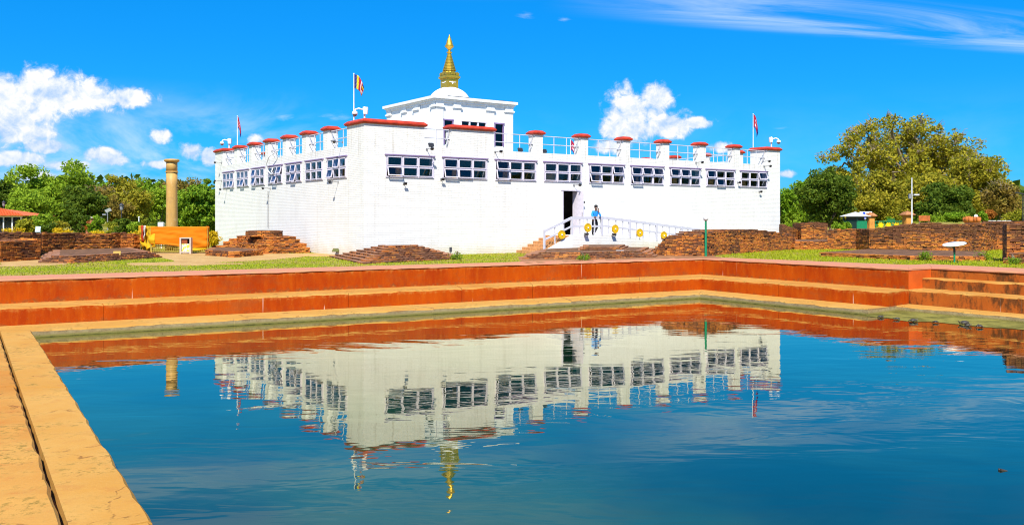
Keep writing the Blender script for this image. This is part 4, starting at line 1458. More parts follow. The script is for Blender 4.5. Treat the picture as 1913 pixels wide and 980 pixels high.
# ------------------------------------------------------------------ landing, stair and ramp before the door
RV = -2.2
u_st, u_l0, u_l1, u_re = 9.55, 11.93, 14.5, 24.2
LZ = 1.0
ramp = empty('entrance_ramp', T0, TA, 'white landing and long ramp with railings before the dark temple door', 'ramp')
m = MB()
m.box(u_l0, u_l1, RV + .05, -0.004, 0, LZ)
v = [(u_l1, RV + .05, 0), (u_re, RV + .05, 0), (u_re, -0.004, 0), (u_l1, -0.004, 0), (u_l1, RV + .05, LZ), (u_re, RV + .05, 0.06), (u_re, -0.004, 0.06), (u_l1, -0.004, LZ)]
m.add(v, [(3, 2, 1, 0), (4, 5, 6, 7), (0, 1, 5, 4), (2, 3, 7, 6), (1, 2, 6, 5)])
m.build('platform', M['wbrick'], ramp)
NS = 6
for k in range(NS):
    a = u_st + (u_l0 - u_st) * k / NS
    MB().cbox(a, u_l0 - 0.003 if k == 0 else a + (u_l0 - u_st) / NS + 0.05 if k < NS - 1 else u_l0 - .003, RV + .08, -0.006, 0 if k == 0 else LZ * k / NS - 0.05, LZ * (k + 1) / NS - (0.004 if k == NS - 1 else 0), 0.012).build('step', M['steptile'], ramp)
# white stringer hiding the lower side of the stair
m = MB()
v = [(u_l0, RV + .03, LZ + .06), (u_st + .35, RV + .03, 0.16), (u_st + .35, RV + .03, 0.0), (u_l0, RV + .03, 0.0)]
v += [(x, y + 0.05, z) for x, y, z in v]
m.add(v, [(0, 1, 2, 3), (7, 6, 5, 4), (0, 4, 5, 1), (1, 5, 6, 2), (2, 6, 7, 3), (3, 7, 4, 0)])
m.build('stringer', M['white'], ramp)


def rz_top(u):
    if u < u_l0: return lerp(0.10, LZ, (u - u_st) / (u_l0 - u_st))
    if u < u_l1: return LZ
    return lerp(LZ, 0.06, (u - u_l1) / (u_re - u_l1))


def ramp_rail(vr, pname):
    rl = empty(pname, (0, 0, 0), 0, parent=ramp)
    knots = [u_st + .42, u_l0, u_l1, u_re]
    H = 1.0
    for (h, w, t) in ((H, 0.09, 0.15), (0.52, 0.06, 0.10)):
        for a, b in zip(knots[:-1], knots[1:]):
            za, zb = rz_top(a) + h, rz_top(b) + h
            m = MB()
            v = [(a, vr - w / 2, za - t / 2), (b, vr - w / 2, zb - t / 2), (b, vr + w / 2, zb - t / 2), (a, vr + w / 2, za - t / 2),
                 (a, vr - w / 2, za + t / 2), (b, vr - w / 2, zb + t / 2), (b, vr + w / 2, zb + t / 2), (a, vr + w / 2, za + t / 2)]
            m.add(v, [(3, 2, 1, 0), (4, 5, 6, 7), (0, 1, 5, 4), (2, 3, 7, 6), (1, 2, 6, 5), (0, 4, 7, 3)])
            m.build('rail', M['rail'], rl)
    for k, u in enumerate(knots[:2]):
        MB().box(u - .05, u + .05, vr - .05, vr + .05, rz_top(u) - (.15 if k == 0 else 0), rz_top(u) + H + (.09 if k == 0 else .03)).build('post', M['rail'], rl)
    u = u_st + .42 + 0.75
    while u < u_l0 - .3:
        MB().box(u - .03, u + .03, vr - .025, vr + .025, rz_top(u), rz_top(u) + H).build('baluster', M['rail'], rl)
        u += 0.62
    u = u_l0 + 0.6
    k = 0
    while u < u_re - .1:
        big = k % 4 == 3
        w = .06 if big else .028
        MB().box(u - w, u + w, vr - w, vr + w, rz_top(u) - .02, rz_top(u) + H + (.10 if big else 0)).build('post' if big else 'baluster', M['rail'], rl)
        u += 0.55
        k += 1


ramp_rail(RV + .10, 'front_railing')
ramp_rail(-0.35, 'wall_railing') if False else None
wheel_spots = [(11.12, 1.06), (13.04, 1.44), (15.13, 1.35), (17.10, 1.10), (19.11, 0.92), (21.2, .72)]


def ringmesh(m, r0, r1, y0, y1, n=20):
    v, f = [], []
    for k in range(n):
        w = 2 * math.pi * k / n
        for (r, y) in ((r0, y0), (r1, y0), (r1, y1), (r0, y1)):
            v.append((r * math.cos(w), y, r * math.sin(w)))
    for k in range(n):
        k2 = (k + 1) % n
        for q in range(4):
            q2 = (q + 1) % 4
            f.append((k * 4 + q, k * 4 + q2, k2 * 4 + q2, k2 * 4 + q))
    m.add(v, f)


we = MB()
ringmesh(we, 0.0, 0.245, -0.02, 0.02)
wm_disc = we.mesh('wheel_emblem', M['yellow'])
we = MB()
ringmesh(we, 0.175, 0.195, -0.026, -0.021)
ringmesh(we, 0.225, 0.255, -0.03, 0.03)
for k in range(8):
    w = math.pi * k / 4
    c, s = math.cos(w), math.sin(w)
    we.mbox(Matrix.Translation((0.115 * c, -0.024, 0.115 * s)) @ Matrix.Rotation(-w, 4, 'Y'), 0.14, 0.008, 0.016)
wm_line = we.mesh('spokes', M['emblemline'])
wm_hub = MB()
ringmesh(wm_hub, 0.0, 0.045, -0.05, -0.02, 12)
wm_hub = wm_hub.mesh('hub', M['white'])
for k, (u, z) in enumerate(wheel_spots):
    o = put('wheel_emblem', wm_disc, ramp, (u, RV - .01, z))
    put('spokes', wm_line, o)
    put('hub', wm_hub, o)
    MB().tube([(0, 0.0, -0.24), (0.02, 0.03, rz_top(u) - z)], 0.018, 6).build('stem', M['grey'], o)
# ------------------------------------------------------------------ things on the temple
M['blue_f'] = plain('flag_blue', (0.02, 0.03, 0.22), 0.8)
M['yel_f'] = plain('flag_yellow', (0.75, 0.58, 0.02), 0.8)
M['red_f'] = plain('flag_red', (0.42, 0.01, 0.035), 0.8)
M['whi_f'] = plain('flag_white', (0.75, 0.70, 0.72), 0.8)
M['ora_f'] = plain('flag_orange', (0.55, 0.10, 0.02), 0.8)


def flag_cloth(strips, w, h, droop, seed):
    """limp cloth hanging from the pole at x=0, top at z=0; strips = [(fraction, material index)]"""
    m = MB()
    nx, nz = 14, 10
    P = {}
    for i in range(nx + 1):
        s = i / nx
        for j in range(nz + 1):
            t = j / nz
            x = w * s * (0.80 - 0.25 * t * s) * (1 - 0.18 * droop * s)
            z = -h * t - droop * h * s * s * (0.85 - 0.45 * t) - 0.10 * h * s * t
            y = 0.10 * w * math.sin(5.5 * s + 2.0 * t + seed) * s + 0.06 * w * math.sin(9 * s - 4 * t + seed) * s
            P[i, j] = (x, y, z)
    for i in range(nx):
        for j in range(nz):
            s, t = (i + .5) / nx, (j + .5) / nz
            m.cur = strips(s, t)
            m.add([P[i, j], P[i, j + 1], P[i + 1, j + 1], P[i + 1, j]], [(0, 1, 2, 3)], True)
    return m


def flagpole(loc, h, label, strips, w, fh, droop, seed, rz, pennant=False):
    t = empty('flagpole', loc, rz, label, 'flagpole', 'flags on the temple roof')
    MB().tube([(0, 0, 0), (0, 0, h)], [0.035, 0.022], 8).ball((0, 0, h), 0.04, 8).build('pole', M['white'], t)
    m = flag_cloth(strips, w, fh, droop, seed)
    o = m.build('flag', [M['blue_f'], M['yel_f'], M['red_f'], M['whi_f'], M['ora_f']], t, (0.02, 0, h - 0.03))
    md = o.modifiers.new('thick', 'SOLIDIFY')
    md.thickness = 0.008
    return t


def bud(s, t):
    if s < 0.24: return 0
    if s < 0.46: return 1
    if s < 0.72: return 2
    if s < 0.80: return 3
    if s < 0.88: return 4
    return (0, 1, 2, 3, 4)[min(4, int(t * 5))]


def nep(s, t):
    # crimson double pennant with blue border and white emblems
    if s < 0.10 or s > 0.86 or t > 0.94 or t < 0.05: return 0
    if 0.25 < s < 0.6 and (0.25 < t < 0.38 or 0.62 < t < 0.78): return 3
    return 2


pu = 0.25
p = TW(0.25, 1.75)
flagpole((p.x, p.y, MT + CAPH - .05), ZA(138, p.y) - (MT + CAPH - .05), 'white pole with limp striped multicoloured flag on the near temple corner', bud, 0.85, 0.74, 1.15, 0.4, R(-8))
v_ = TV(443.5, 0.3)
p = TW(0.3, v_)
flagpole((p.x, p.y, MT + CAPH - .05), ZA(217, p.y) - (MT + CAPH - .05), 'white pole with furled crimson flag above the left facade', nep, 0.6, 0.8, 1.9, 2.2, R(-30))
u_ = TU(1407, 1.8)
p = TW(u_, 1.8)
flagpole((p.x, p.y, 5.45), ZA(213, p.y) - 5.45, 'white pole with crimson and blue flag at the right end of the temple', nep, 0.6, 0.95, 1.7, 1.0, R(-20))
p = TW(TU(1066, 12), 12)
flagpole((p.x, p.y, 5.45), ZA(261, p.y) - 5.45, 'small flag low behind the roof railing above the door', nep, 0.7, 0.8, 1.6, 0.2, R(10))


def cctv(loc, label, flip):
    """post with a bracket box and an arm carrying a dome camera"""
    t = empty('security_camera', loc, 0, label, 'camera', 'dome security cameras on the parapet')
    MB().tube([(0, 0, 0), (0, 0, 0.82)], 0.05, 8).build('post', M['white'], t)
    s = flip
    MB().frust([(-.10, -.09), (.10, -.09), (.10, .09), (-.10, .09)], 0.42, [(-.13, -.11), (.13, -.11), (.13, .11), (-.13, .11)], 0.78).build('box', M['white'], t, (s * -0.06, -0.06, 0))
    MB().tube([(s * .10, -.04, .66), (s * .3, -.07, .72), (s * .46, -.10, .66), (s * .50, -.10, .56)], 0.04, 8).build('arm', M['white'], t)
    MB().lathe([(0.06, 0.16), (0.13, 0.12), (0.15, 0.02), (0.15, -0.02)][::-1], (s * .50, -.10, .42), 14).build('housing', M['white'], t)
    MB().ball((s * .50, -.10, .395), 0.12, 12).build('dome', M['grey'], t)
    return t


p = TW(0.75, 1.5)
cctv((p.x, p.y, MT + CAPH - .03), 'white dome camera on post on the near corner of the parapet', -1)
p = TW(TU(1441, .5), .5)
cctv((p.x, p.y, MT + CAPH - .03), 'white dome camera on post on the right end merlon', 1)
p = TW(0.7, LV - 1.1)
cctv((p.x, p.y, MT + CAPH - .03), 'white dome camera on post on the far left merlon', -1)
p = TW(TU(688, 9), 9)


def floodlight(u, v, z, out, label, arm=0.5):
    """small lamp on a straight bracket; out is the outward direction in temple axes"""
    p = TW(u, v, z)
    t = empty('floodlight', p, TA + (0 if out == 'f' else R(-90)), label, 'floodlight', 'floodlights on the temple walls')
    MB().box(-.05, .05, -.02, 0.0, -.06, .06).build('bracket', M['grey'], t)
    MB().tube([(0, 0, 0), (0, -arm, 0.03)], 0.018, 6).build('arm', M['grey'], t)
    m = MB()
    m.mbox(Matrix.Translation((0, -arm - .04, 0.0)) @ Matrix.Rotation(R(35), 4, 'X'), 0.16, 0.09, 0.13)
    m.build('lamp_head', M['dark'], t)
    return t


for (px, py, lab) in ((797, 279, 'dark floodlight on arm between the corner merlon and second merlon'), (925, 284, 'dark floodlight on arm above the third front window'), (1072, 346, 'dark floodlight on arm just above the temple door'),
                      (1300, 304, 'dark floodlight on arm above the seventh front window'), (1425, 302, 'dark floodlight on arm under the last front railing'), (1427, 311, 'dark floodlight on arm at the right end of the facade')):
    u = TU(px)
    floodlight(u, 0.0, TZ(py, u, 0), 'f', lab, 0.55)
for (px, py, lab) in ((754, 343, 'small dark lamp below the first front window'), (1378, 341, 'small dark lamp between the last two front windows'), (1418, 358, 'small dark lamp below the last front window'), (1086, 378, 'small grey lamp on the wall right of the door'),
                      (824, 335, 'small dark lamp between the first two front windows')):
    u = TU(px)
    floodlight(u, 0.0, TZ(py, u, 0), 'f', lab, 0.16)
for (px, py, lab) in ((640, 266, 'dark floodlight on arm beside the nearest left railing'), (505, 352, 'dark lamp on arm below the fourth left window'), (632, 340, 'dark lamp on arm below the nearest left window'), (414, 304, 'dark floodlight on arm under the farthest left railing'),
                      (414, 338, 'dark lamp on arm beside the farthest left window'), (424, 354, 'dark lamp on arm below the farthest left window')):
    v = TV(px)
    floodlight(0.0, v, TZ(py, 0, v), 's', lab, 0.45)
# small floodlights lying on the landing and parapet
for k, (u, z, lab) in enumerate(((12.85, LZ, 'flat black floodlight on the edge of the landing, left one'), (14.95, LZ - .04, 'flat black floodlight at the top of the ramp'))):
    p = TW(u, RV - .02, z)
    t = empty('floodlight', p, TA, lab, 'floodlight', 'floodlights on the landing')
    MB().mbox(Matrix.Translation((0, -.10, 0.09)) @ Matrix.Rotation(R(20), 4, 'X'), 0.26, 0.16, 0.06).build('lamp_head', M['dark'], t)
    MB().box(-.06, .06, -.12, .10, 0.0, .05).build('bracket', M['grey'], t)
for k, (px, lab) in enumerate(((844, 'black floodlight on the parapet beside the second front merlon'), (975, 'black floodlight on the parapet under the third front railing'), (1020, 'black floodlight on the parapet under the fourth front railing'))):
    u = TU(px) - (1.2 if k == 0 else 0)
    p = TW(u, 0.22, PAR)
    t = empty('floodlight', p, TA, lab, 'floodlight', 'floodlights on the parapet')
    MB().mbox(Matrix.Translation((0, -.06, 0.14)) @ Matrix.Rotation(R(-25), 4, 'X'), 0.30, 0.09, 0.2).build('lamp_head', M['dark'], t)
    MB().box(-.10, .10, -.06, .06, 0.0, .04).build('bracket', M['grey'], t)
# hose loop and conduit on the left facade
v = TV(501.5)
zc0, zc1 = TZ(425, 0, v), TZ(357, 0, v)
tag(MB().tube([TW(-.03, v, zc0), TW(-.03, v, zc1)], 0.022, 6).build('conduit', M['grey']), 'thin vertical grey conduit on the left facade', 'conduit')
hp = []
for (px, py, o) in ((520, 281, .10), (512, 286, .25), (502, 294, .32), (498, 306, .30), (499, 316, .22), (505, 324, .16), (511, 326, .12), (506, 320, .12), (510, 313, .10), (506, 326, .10)):
    vv_ = TV(px, -o)
    hp.append(TW(-o, vv_, TZ(py, -o, vv_)))
tag(MB().tube(hp, 0.03, 6).build('hose', M['white']), 'looped white hose hanging beside the fourth left window', 'hose')
p = TW(TU(1210, 6), 6, 5.45)
m = MB().cbox(-.8, .8, -.5, .5, 0.55, 0.80, .04)
t = empty('water_tank', p, TA, 'flat white box on legs on the roof behind the front railing', 'tank')
m.build('body', M['white'], t)
for sx in (-.7, .7):
    for sy in (-.4, .4):
        MB().box(sx - .04, sx + .04, sy - .04, sy + .04, 0, .55).build('leg', M['grey'], t)

# ------------------------------------------------------------------ pillar in its cloth-hung enclosure
EY = 50.3
ex0, ex1 = XA(283, EY), XA(387, EY)
encl = empty('enclosure_fence', (0, 0, 0), 0, 'barred metal fence round the stone pillar, mostly hidden by orange cloth', 'fence')
M['barp'] = plain('fence_bar_paint', (0.36, 0.25, 0.04), 0.5)
corners = [(ex0, EY), (ex1, EY), (ex1 - 1.35, EY + 3.4), (ex0 - 2.1, EY + 3.4)]
TOPZ = ZA(424, EY)
for i in range(4):
    a, b = V2(corners[i]), V2(corners[(i + 1) % 4])
    MB().box(a.x - .05, a.x + .05, a.y - .05, a.y + .05, 0, TOPZ).build('post', M['barp'], encl)
    for z in (0.10, 0.42, TOPZ - .06):
        MB().tube([(a.x, a.y, z), (b.x, b.y, z)], 0.025, 6).build('rail', M['barp'], encl)
    n = int((b - a).length / 0.125)
    bar = MB().tube([(0, 0, 0.05), (0, 0, TOPZ - .06)], 0.016, 6).mesh('bar', M['barp'])
    for k in range(1, n):
        q = a.lerp(b, k / n)
        put('bar', bar, encl, (q.x, q.y, 0))
M['orange_c'] = mat_cloth('orange_cloth', (0.80, 0.205, 0.003), (0.84, 0.25, 0.004))
M['yellow_c'] = mat_cloth('yellow_cloth', (0.84, 0.52, 0.015), (0.80, 0.42, 0.010))
M['red_c'] = mat_cloth('red_cloth', (0.70, 0.08, 0.015), (0.60, 0.05, 0.02))
M['white_c'] = mat_cloth('white_cloth', (0.78, 0.72, 0.66), (0.70, 0.60, 0.52))


def drape(path, ztop, zbot, off, seed, mat, name, label, cat='cloth', nx=90, nz=22, folds=0.05):
    """cloth hung on a fence along path; zbot is a function of the run 0..1"""
    segs = [V2(p) for p in path]
    Ls = [(segs[i + 1] - segs[i]).length for i in range(len(segs) - 1)]
    tot = sum(Ls)
    m = MB()
    grid = []
    for i in range(nx + 1):
        s = i / nx * tot
        k = 0
        while k < len(Ls) - 1 and s > Ls[k]:
            s -= Ls[k]
            k += 1
        d = (segs[k + 1] - segs[k]).normalized()
        nrm = Vector((d.y, -d.x))
        p = segs[k] + d * s
        u = i / nx
        row = []
        zt = ztop(u) if callable(ztop) else ztop
        zb = zbot(u)
        for j in range(nz + 1):
            t = j / nz
            z = lerp(zt, zb, t)
            w = mnoise.noise(Vector((u * tot * 0.8, z * 3.2 + 0.5 * u * tot, seed))) * folds * (0.5 + t)
            w += mnoise.noise(Vector((u * tot * 2.5 + t, z * 7.0 - u * 3, seed + 3))) * folds * 0.35
            w += 0.004 * math.sin((z + 0.12 * math.sin(u * 5)) * 26 + u * 4) * (0.4 + 0.6 * t)
            q = p + nrm * (off + w)
            row.append((q.x, q.y, z))
        grid.append(row)
    for i in range(nx):
        for j in range(nz):
            m.add([grid[i][j], grid[i + 1][j], grid[i + 1][j + 1], grid[i][j + 1]], [(3, 2, 1, 0)], True)
    me = m.mesh(name, mat)
    bm = bmesh.new()
    bm.from_mesh(me)
    bmesh.ops.remove_doubles(bm, verts=bm.verts, dist=0.001)
    bm.to_mesh(me)
    bm.free()
    o = put(name, me)
    md = o.modifiers.new('thick', 'SOLIDIFY')
    md.thickness = 0.012
    return tag(o, label, cat, 'cloths on the pillar fence')


zb_o = lambda u: 0.60 - 0.28 * u - 0.05 * math.sin(u * 9)
drape([corners[0], corners[1], corners[2]], TOPZ + .03, lambda u: 0.50 - 0.22 * min(1, u * 1.8) + .05 * math.sin(u * 14), 0.12, 1.0, M['orange_c'], 'draped_cloth', 'wide bright orange cloth stretched over the pillar fence', nx=110)
drape([(lerp(ex0, ex1, .5), EY), corners[1], (ex1 - .4, EY + 1.0)], 0.55, lambda u: 0.26 - 0.12 * math.sin(u * 5), 0.07, 4.0, M['yellow_c'], 'draped_cloth', 'thin yellow cloth edge below the orange cloth', nx=80, nz=10)
drape([corners[3], corners[0], (ex0 + .25, EY)], lambda u: TOPZ + .05, lambda u: 0.10 + 0.25 * abs(math.sin(u * 8)), 0.08, 7.0, M['yellow_c'], 'draped_cloth', 'hanging yellow cloth folds on the left side of the pillar fence', nx=60, folds=0.11)
pa, pb = V2(corners[3]), V2(corners[0])
drape([pa.lerp(pb, .62), pa.lerp(pb, .74)], TOPZ + .08, lambda u: 0.75, 0.16, 9.0, M['white_c'], 'draped_cloth', 'narrow white scarf hung at the fence left corner', nx=14, nz=12, folds=.1)
drape([pa.lerp(pb, .40), pa.lerp(pb, .58)], TOPZ + .08, lambda u: 0.62, 0.17, 12.0, M['red_c'], 'draped_cloth', 'narrow red scarf hung behind the white scarf', nx=14, nz=12, folds=.1)
PY = 54.0
pxc = XA(321, PY)
kp = PY / FPX
pil = empty('stone_pillar', (pxc, PY, 0), 0, 'tall plain sandstone column with flat cap and ring', 'pillar')
MB().lathe([(0.38, 0.0), (0.35, 1.0), (0.335, 2.2), (0.315, 4.0), (10.2 * kp, ZA(322, PY))], (0, 0, 0), 28).build('shaft', M['pillar'], pil)
MB().lathe([(10.3 * kp, 0), (11.4 * kp, .02), (11.4 * kp, .07), (10.3 * kp, .09)], (0, 0, ZA(322, PY) - .02), 28).build('ring', M['pillar'], pil)
MB().lathe([(10.2 * kp, 0.04), (10.0 * kp, 0.4), (10.0 * kp, ZA(303, PY) - ZA(322, PY))], (0, 0, ZA(322, PY)), 28).build('neck', M['pillar'], pil)
MB().lathe([(10.6 * kp, 0), (13.4 * kp, .06), (13.8 * kp, .15), (12.2 * kp, .19), (6 * kp, .21)], (0, 0, ZA(303, PY) - .01), 28).build('capital', M['pillar'], pil)
# framed notice case standing before the fence
M['notice'] = None
m_, g = new_mat('notice_sheet')
tc = g.n('ShaderNodeTexCoord').outputs['Object']
n1 = g.noise(tc, 6.0, 4.0, 0.6)
n2 = g.noise(tc, 11.0, 3.0)
c_ = g.mix(g.sstep(n1, 0.48, 0.56), (0.72, 0.70, 0.62), (0.72, 0.55, 0.05))
c_ = g.mix(g.m('MULTIPLY', g.sstep(n2, 0.60, 0.66), 0.8), c_, (0.20, 0.26, 0.05))
M['notice'] = finish(m_, g, principled(g, c_, 0.4))
M['brownbox'] = plain('brown_panel', (0.26, 0.055, 0.012), 0.5, var=0.3)
M['cream2'] = plain('beige_case_paint', (0.52, 0.42, 0.34), 0.5)
q = G(347, 474.0)
ns = empty('notice_case', q, R(4), 'upright white framed case with yellow chart before the orange cloth', 'display case')
w2, hh = 9.0 * q.y / FPX, ZA(443.5, q.y)
for s in (-1, 1):
    MB().box(s * w2 - .04, s * w2 + .04, -.10, .22, 0, hh).build('side_panel', M['cream2'], ns)
MB().box(-w2 + .04, w2 - .04, -.10, .22, hh - .06, hh).build('top_panel', M['cream2'], ns)
MB().box(-w2 + .04, w2 - .04, -.10, .22, 0.06, .14).build('bottom_panel', M['cream2'], ns)
MB().box(-w2 + .04, w2 - .04, .16, .20, .14, hh - .06).build('back_panel', M['dark'], ns)
MB().box(-w2 + .05, w2 - .05, -.02, .0, .15, hh * .62).build('chart', M['notice'], ns)
MB().box(-w2 + .06, w2 * .35, -.03, .12, hh * .64, hh - .09).build('collection_box', M['brownbox'], ns)
# small boards on the lawn
def lawn_board(px, py, ptop, w, h, label, tilt=25, rz=0, mat='dark'):
    q = G(px, py)
    t = empty('lawn_sign', q, rz, label, 'sign', 'small boards in the grass')
    H = max(.12, ZA(ptop, q.y))
    MB().tube([(0, 0, 0), (0, 0, H)], 0.02, 6).build('stake', M['grey'], t)
    MB().mbox(Matrix.Translation((0, -.03, H)) @ Matrix.Rotation(R(-tilt), 4, 'X'), w, 0.025, h).build('board', M[mat], t)


M['olive'] = plain('olive_board', (0.10, 0.10, 0.02), 0.6)
lawn_board(628, 476, 467, .42, .22, 'olive board at the left end of the stepped plinth', 40, R(-20), 'olive')
lawn_board(842, 476.5, 466, .14, .26, 'tiny dark board on a stake right of the stepped plinth', 5)
lawn_board(1158, 479, 471, .40, .24, 'grey board on the rubble below the ramp', 25, 0, 'grey')
M['yboard'] = plain('yellow_board', (0.42, 0.27, 0.05), 0.7)
lawn_board(219, 485.0, 473, .36, .22, 'small ochre board on the left brick apron', 15, 0, 'yboard')
# lamp post in front of the sloping wall
q = G(1318.5, 478.6)
t = empty('lamp_post', q, 0, 'short green post with white globe lamp at the pool corner', 'lamp')
MB().tube([(0, 0, 0), (0, 0, ZA(411.5, q.y))], [0.068, 0.05], 10).build('post', M['green'], t)
MB().lathe([(.05, 0), (.085, .04), (.085, .07)], (0, 0, ZA(412, q.y)), 12).build('collar', M['grey'], t)
MB().ball((0, 0, ZA(408.6, q.y) + .02), 0.135, 16).build('globe', M['globe'], t)
# tilted round notice table at the right
q = G(1783, 490.5)
t = empty('information_table', q, 0, 'tilted white oval notice board on a green post in the right lawn', 'notice board')
H = ZA(458, q.y)
MB().tube([(0, 0, 0), (0, 0, H * .62)], 0.045, 8).build('post', M['green'], t)
MB().tube([(0, 0, H * .60), (0, .02, H)], 0.05, 8).tube([(0, 0, H * .8), (-.18, 0, H - .02)], 0.02, 6).build('bracket', M['dark'], t)
m = MB().lathe([(.50, -.022), (.52, 0), (.50, .022)], (0, 0, 0), 28)
o = m.build('board', M['white'], t, (0, 0, H + .05))
o.rotation_euler = (R(9), R(-8), 0)
o.scale = (1, .72, 1)

# ------------------------------------------------------------------ person leaning on the railing


def skin_mesh(name, nodes, edges, mat, parent, sub=2, root=0):
    me = bpy.data.meshes.new(name)
    me.from_pydata([n[0] for n in nodes], edges, [])
    o = put(name, me, parent)
    sk = o.modifiers.new('skin', 'SKIN')
    if not me.skin_vertices:
        me.skin_vertices.new()
    for i, n in enumerate(nodes):
        r = n[1]
        me.skin_vertices[0].data[i].radius = (r, r) if not isinstance(r, tuple) else r
    me.skin_vertices[0].data[root].use_root = True
    ss_ = o.modifiers.new('sub', 'SUBSURF')
    ss_.levels = ss_.render_levels = sub
    dg = bpy.context.evaluated_depsgraph_get()
    m2 = bpy.data.meshes.new_from_object(o.evaluated_get(dg))
    o.modifiers.clear()
    o.data = m2
    m2.materials.clear()
    m2.materials.append(mat)
    for p_ in m2.polygons:
        p_.use_smooth = True
    return o


M['skin'] = plain('brown_skin', (0.17, 0.075, 0.045), 0.6)
M['hair'] = plain('black_hair', (0.012, 0.01, 0.01), 0.7)
M['shirt'] = plain('blue_shirt', (0.015, 0.26, 0.72), 0.8, var=0.2)
M['trouser'] = plain('black_trousers', (0.02, 0.019, 0.028), 0.85)
M['mask'] = plain('pale_mask', (0.55, 0.40, 0.36), 0.7)
up_ = TU(1112, RV + .30)
p = TW(up_, RV + .36, LZ)
per = empty('person', p, TA - R(18), 'man in blue shirt and black trousers leaning on the ramp railing with hand to face', 'person')
B = [((0, 0, .92), .12), ((0, -.06, 1.10), .125), ((0, -.13, 1.28), .14), ((0, -.16, 1.39), .075), ((0, -.19, 1.47), .052), ((0, -.22, 1.55), .075), ((0, -.23, 1.63), .088), ((0, -.225, 1.70), .07),
     ((-.17, -.14, 1.36), .062), ((-.25, -.20, 1.15), .048), ((-.20, -.36, 1.05), .04), ((-.12, -.42, 1.05), .035),
     ((.17, -.14, 1.36), .062), ((.25, -.25, 1.16), .048), ((.20, -.40, 1.10), .042), ((.12, -.36, 1.32), .036), ((.08, -.34, 1.48), .034),
     ((-.09, 0, .86), .095), ((-.10, .0, .48), .062), ((-.11, .06, .08), .042), ((-.12, -.06, .04), .04),
     ((.09, 0, .86), .095), ((.14, -.06, .48), .062), ((.02, .12, .10), .042), ((.0, .02, .04), .04)]
E_ = [(0, 1), (1, 2), (2, 3), (3, 4), (4, 5), (5, 6), (6, 7), (2, 8), (8, 9), (9, 10), (10, 11), (2, 12), (12, 13), (13, 14), (14, 15), (15, 16), (0, 17), (17, 18), (18, 19), (19, 20), (0, 21), (21, 22), (22, 23), (23, 24)]
skin_mesh('body', B, E_, M['skin'], per)
up = lambda i, k=1.18, dz=0: ((B[i][0][0], B[i][0][1], B[i][0][2] + dz), B[i][1] * k)
skin_mesh('shirt', [up(0, 1.16, .02), up(1), up(2), ((0, -.155, 1.37), .10), up(8, 1.25), up(9, 1.3), up(10, 1.35), up(12, 1.25), up(13, 1.3), up(14, 1.3), up(15, 1.25)],
          [(0, 1), (1, 2), (2, 3), (2, 4), (4, 5), (5, 6), (2, 7), (7, 8), (8, 9), (9, 10)], M['shirt'], per)
skin_mesh('trousers', [((0, 0, .98), .125), up(0, 1.1), up(17, 1.12), up(18, 1.25), up(19, 1.5), up(21, 1.12), up(22, 1.25), up(23, 1.5)],
          [(0, 1), (1, 2), (2, 3), (3, 4), (1, 5), (5, 6), (6, 7)], M['trouser'], per)
MB().ball((0, -.215, 1.675), 0.115, 14, .95, 1.0, .85).build('hair', M['hair'], per)
m = MB().ball((0, -.315, 1.62), .02, 8, 1, 1, 1.3)
m.ball((-.105, -.22, 1.60), .025, 8, .5, 1, 1.4).ball((.105, -.22, 1.60), .025, 8, .5, 1, 1.4)
m.build('face', M['skin'], per)
MB().box(-.05, .05, -.322, -.28, 1.55, 1.585).build('mask', M['mask'], per)
m = MB()
for s in (-.035, .035):
    m.ball((s, -.313, 1.645), .012, 8)
m.build('eyes', M['hair'], per)
for (hx, hy, hz, dx, dz) in ((-.12, -.42, 1.05, .02, -.02), (.08, -.335, 1.48, -.005, .03)):
    m = MB().ball((hx, hy, hz), .045, 10, .9, .6, 1.1)
    for f_ in range(4):
        o_ = (f_ - 1.5) * .02
        m.tube([(hx + o_, hy - .01, hz + dz), (hx + o_ * 1.1, hy - .035, hz + dz * 2), (hx + o_ * 1.1, hy - .03, hz + dz * 2.9)], [.010, .009, .007], 6)
    m.tube([(hx + .035, hy, hz), (hx + .055, hy - .02, hz + dz)], [.011, .008], 6)
    m.build('hand', M['skin'], per)
m = MB()
for (x, y) in ((-.12, -.04), (.0, .05)):
    m.ball((x, y, .045), .05, 10, .9, 2.2, .85)
m.build('shoes', M['hair'], per)

# ------------------------------------------------------------------ turtles on the footing
M['shell'] = plain('turtle_shell', (0.045, 0.035, 0.025), 0.5, var=0.4, scale=14)
M['tskin'] = plain('turtle_skin', (0.10, 0.085, 0.04), 0.6)


def turtle(q, s, rz, label):
    t = empty('turtle', q, rz, label, 'turtle', 'turtles basking on the pool footing')
    t.scale = (s * .85, s * .85, s * .85)
    MB().lathe([(.02, .145), (.08, .135), (.14, .105), (.18, .06), (.185, .03), (.16, .02)][::-1], (0, 0, 0), 14).build('shell', M['shell'], t).scale = (1.25, 1, 1)
    MB().tube([(.18, 0, .06), (.26, 0, .09), (.32, 0, .12)], [.035, .03, .04], 8).build('head', M['tskin'], t)
    for sx in (-.15, .14):
        for sy in (-.15, .15):
            MB().tube([(sx, sy * .8, .05), (sx * 1.2, sy * 1.25, .01)], [.035, .025], 6).build('leg', M['tskin'], t)


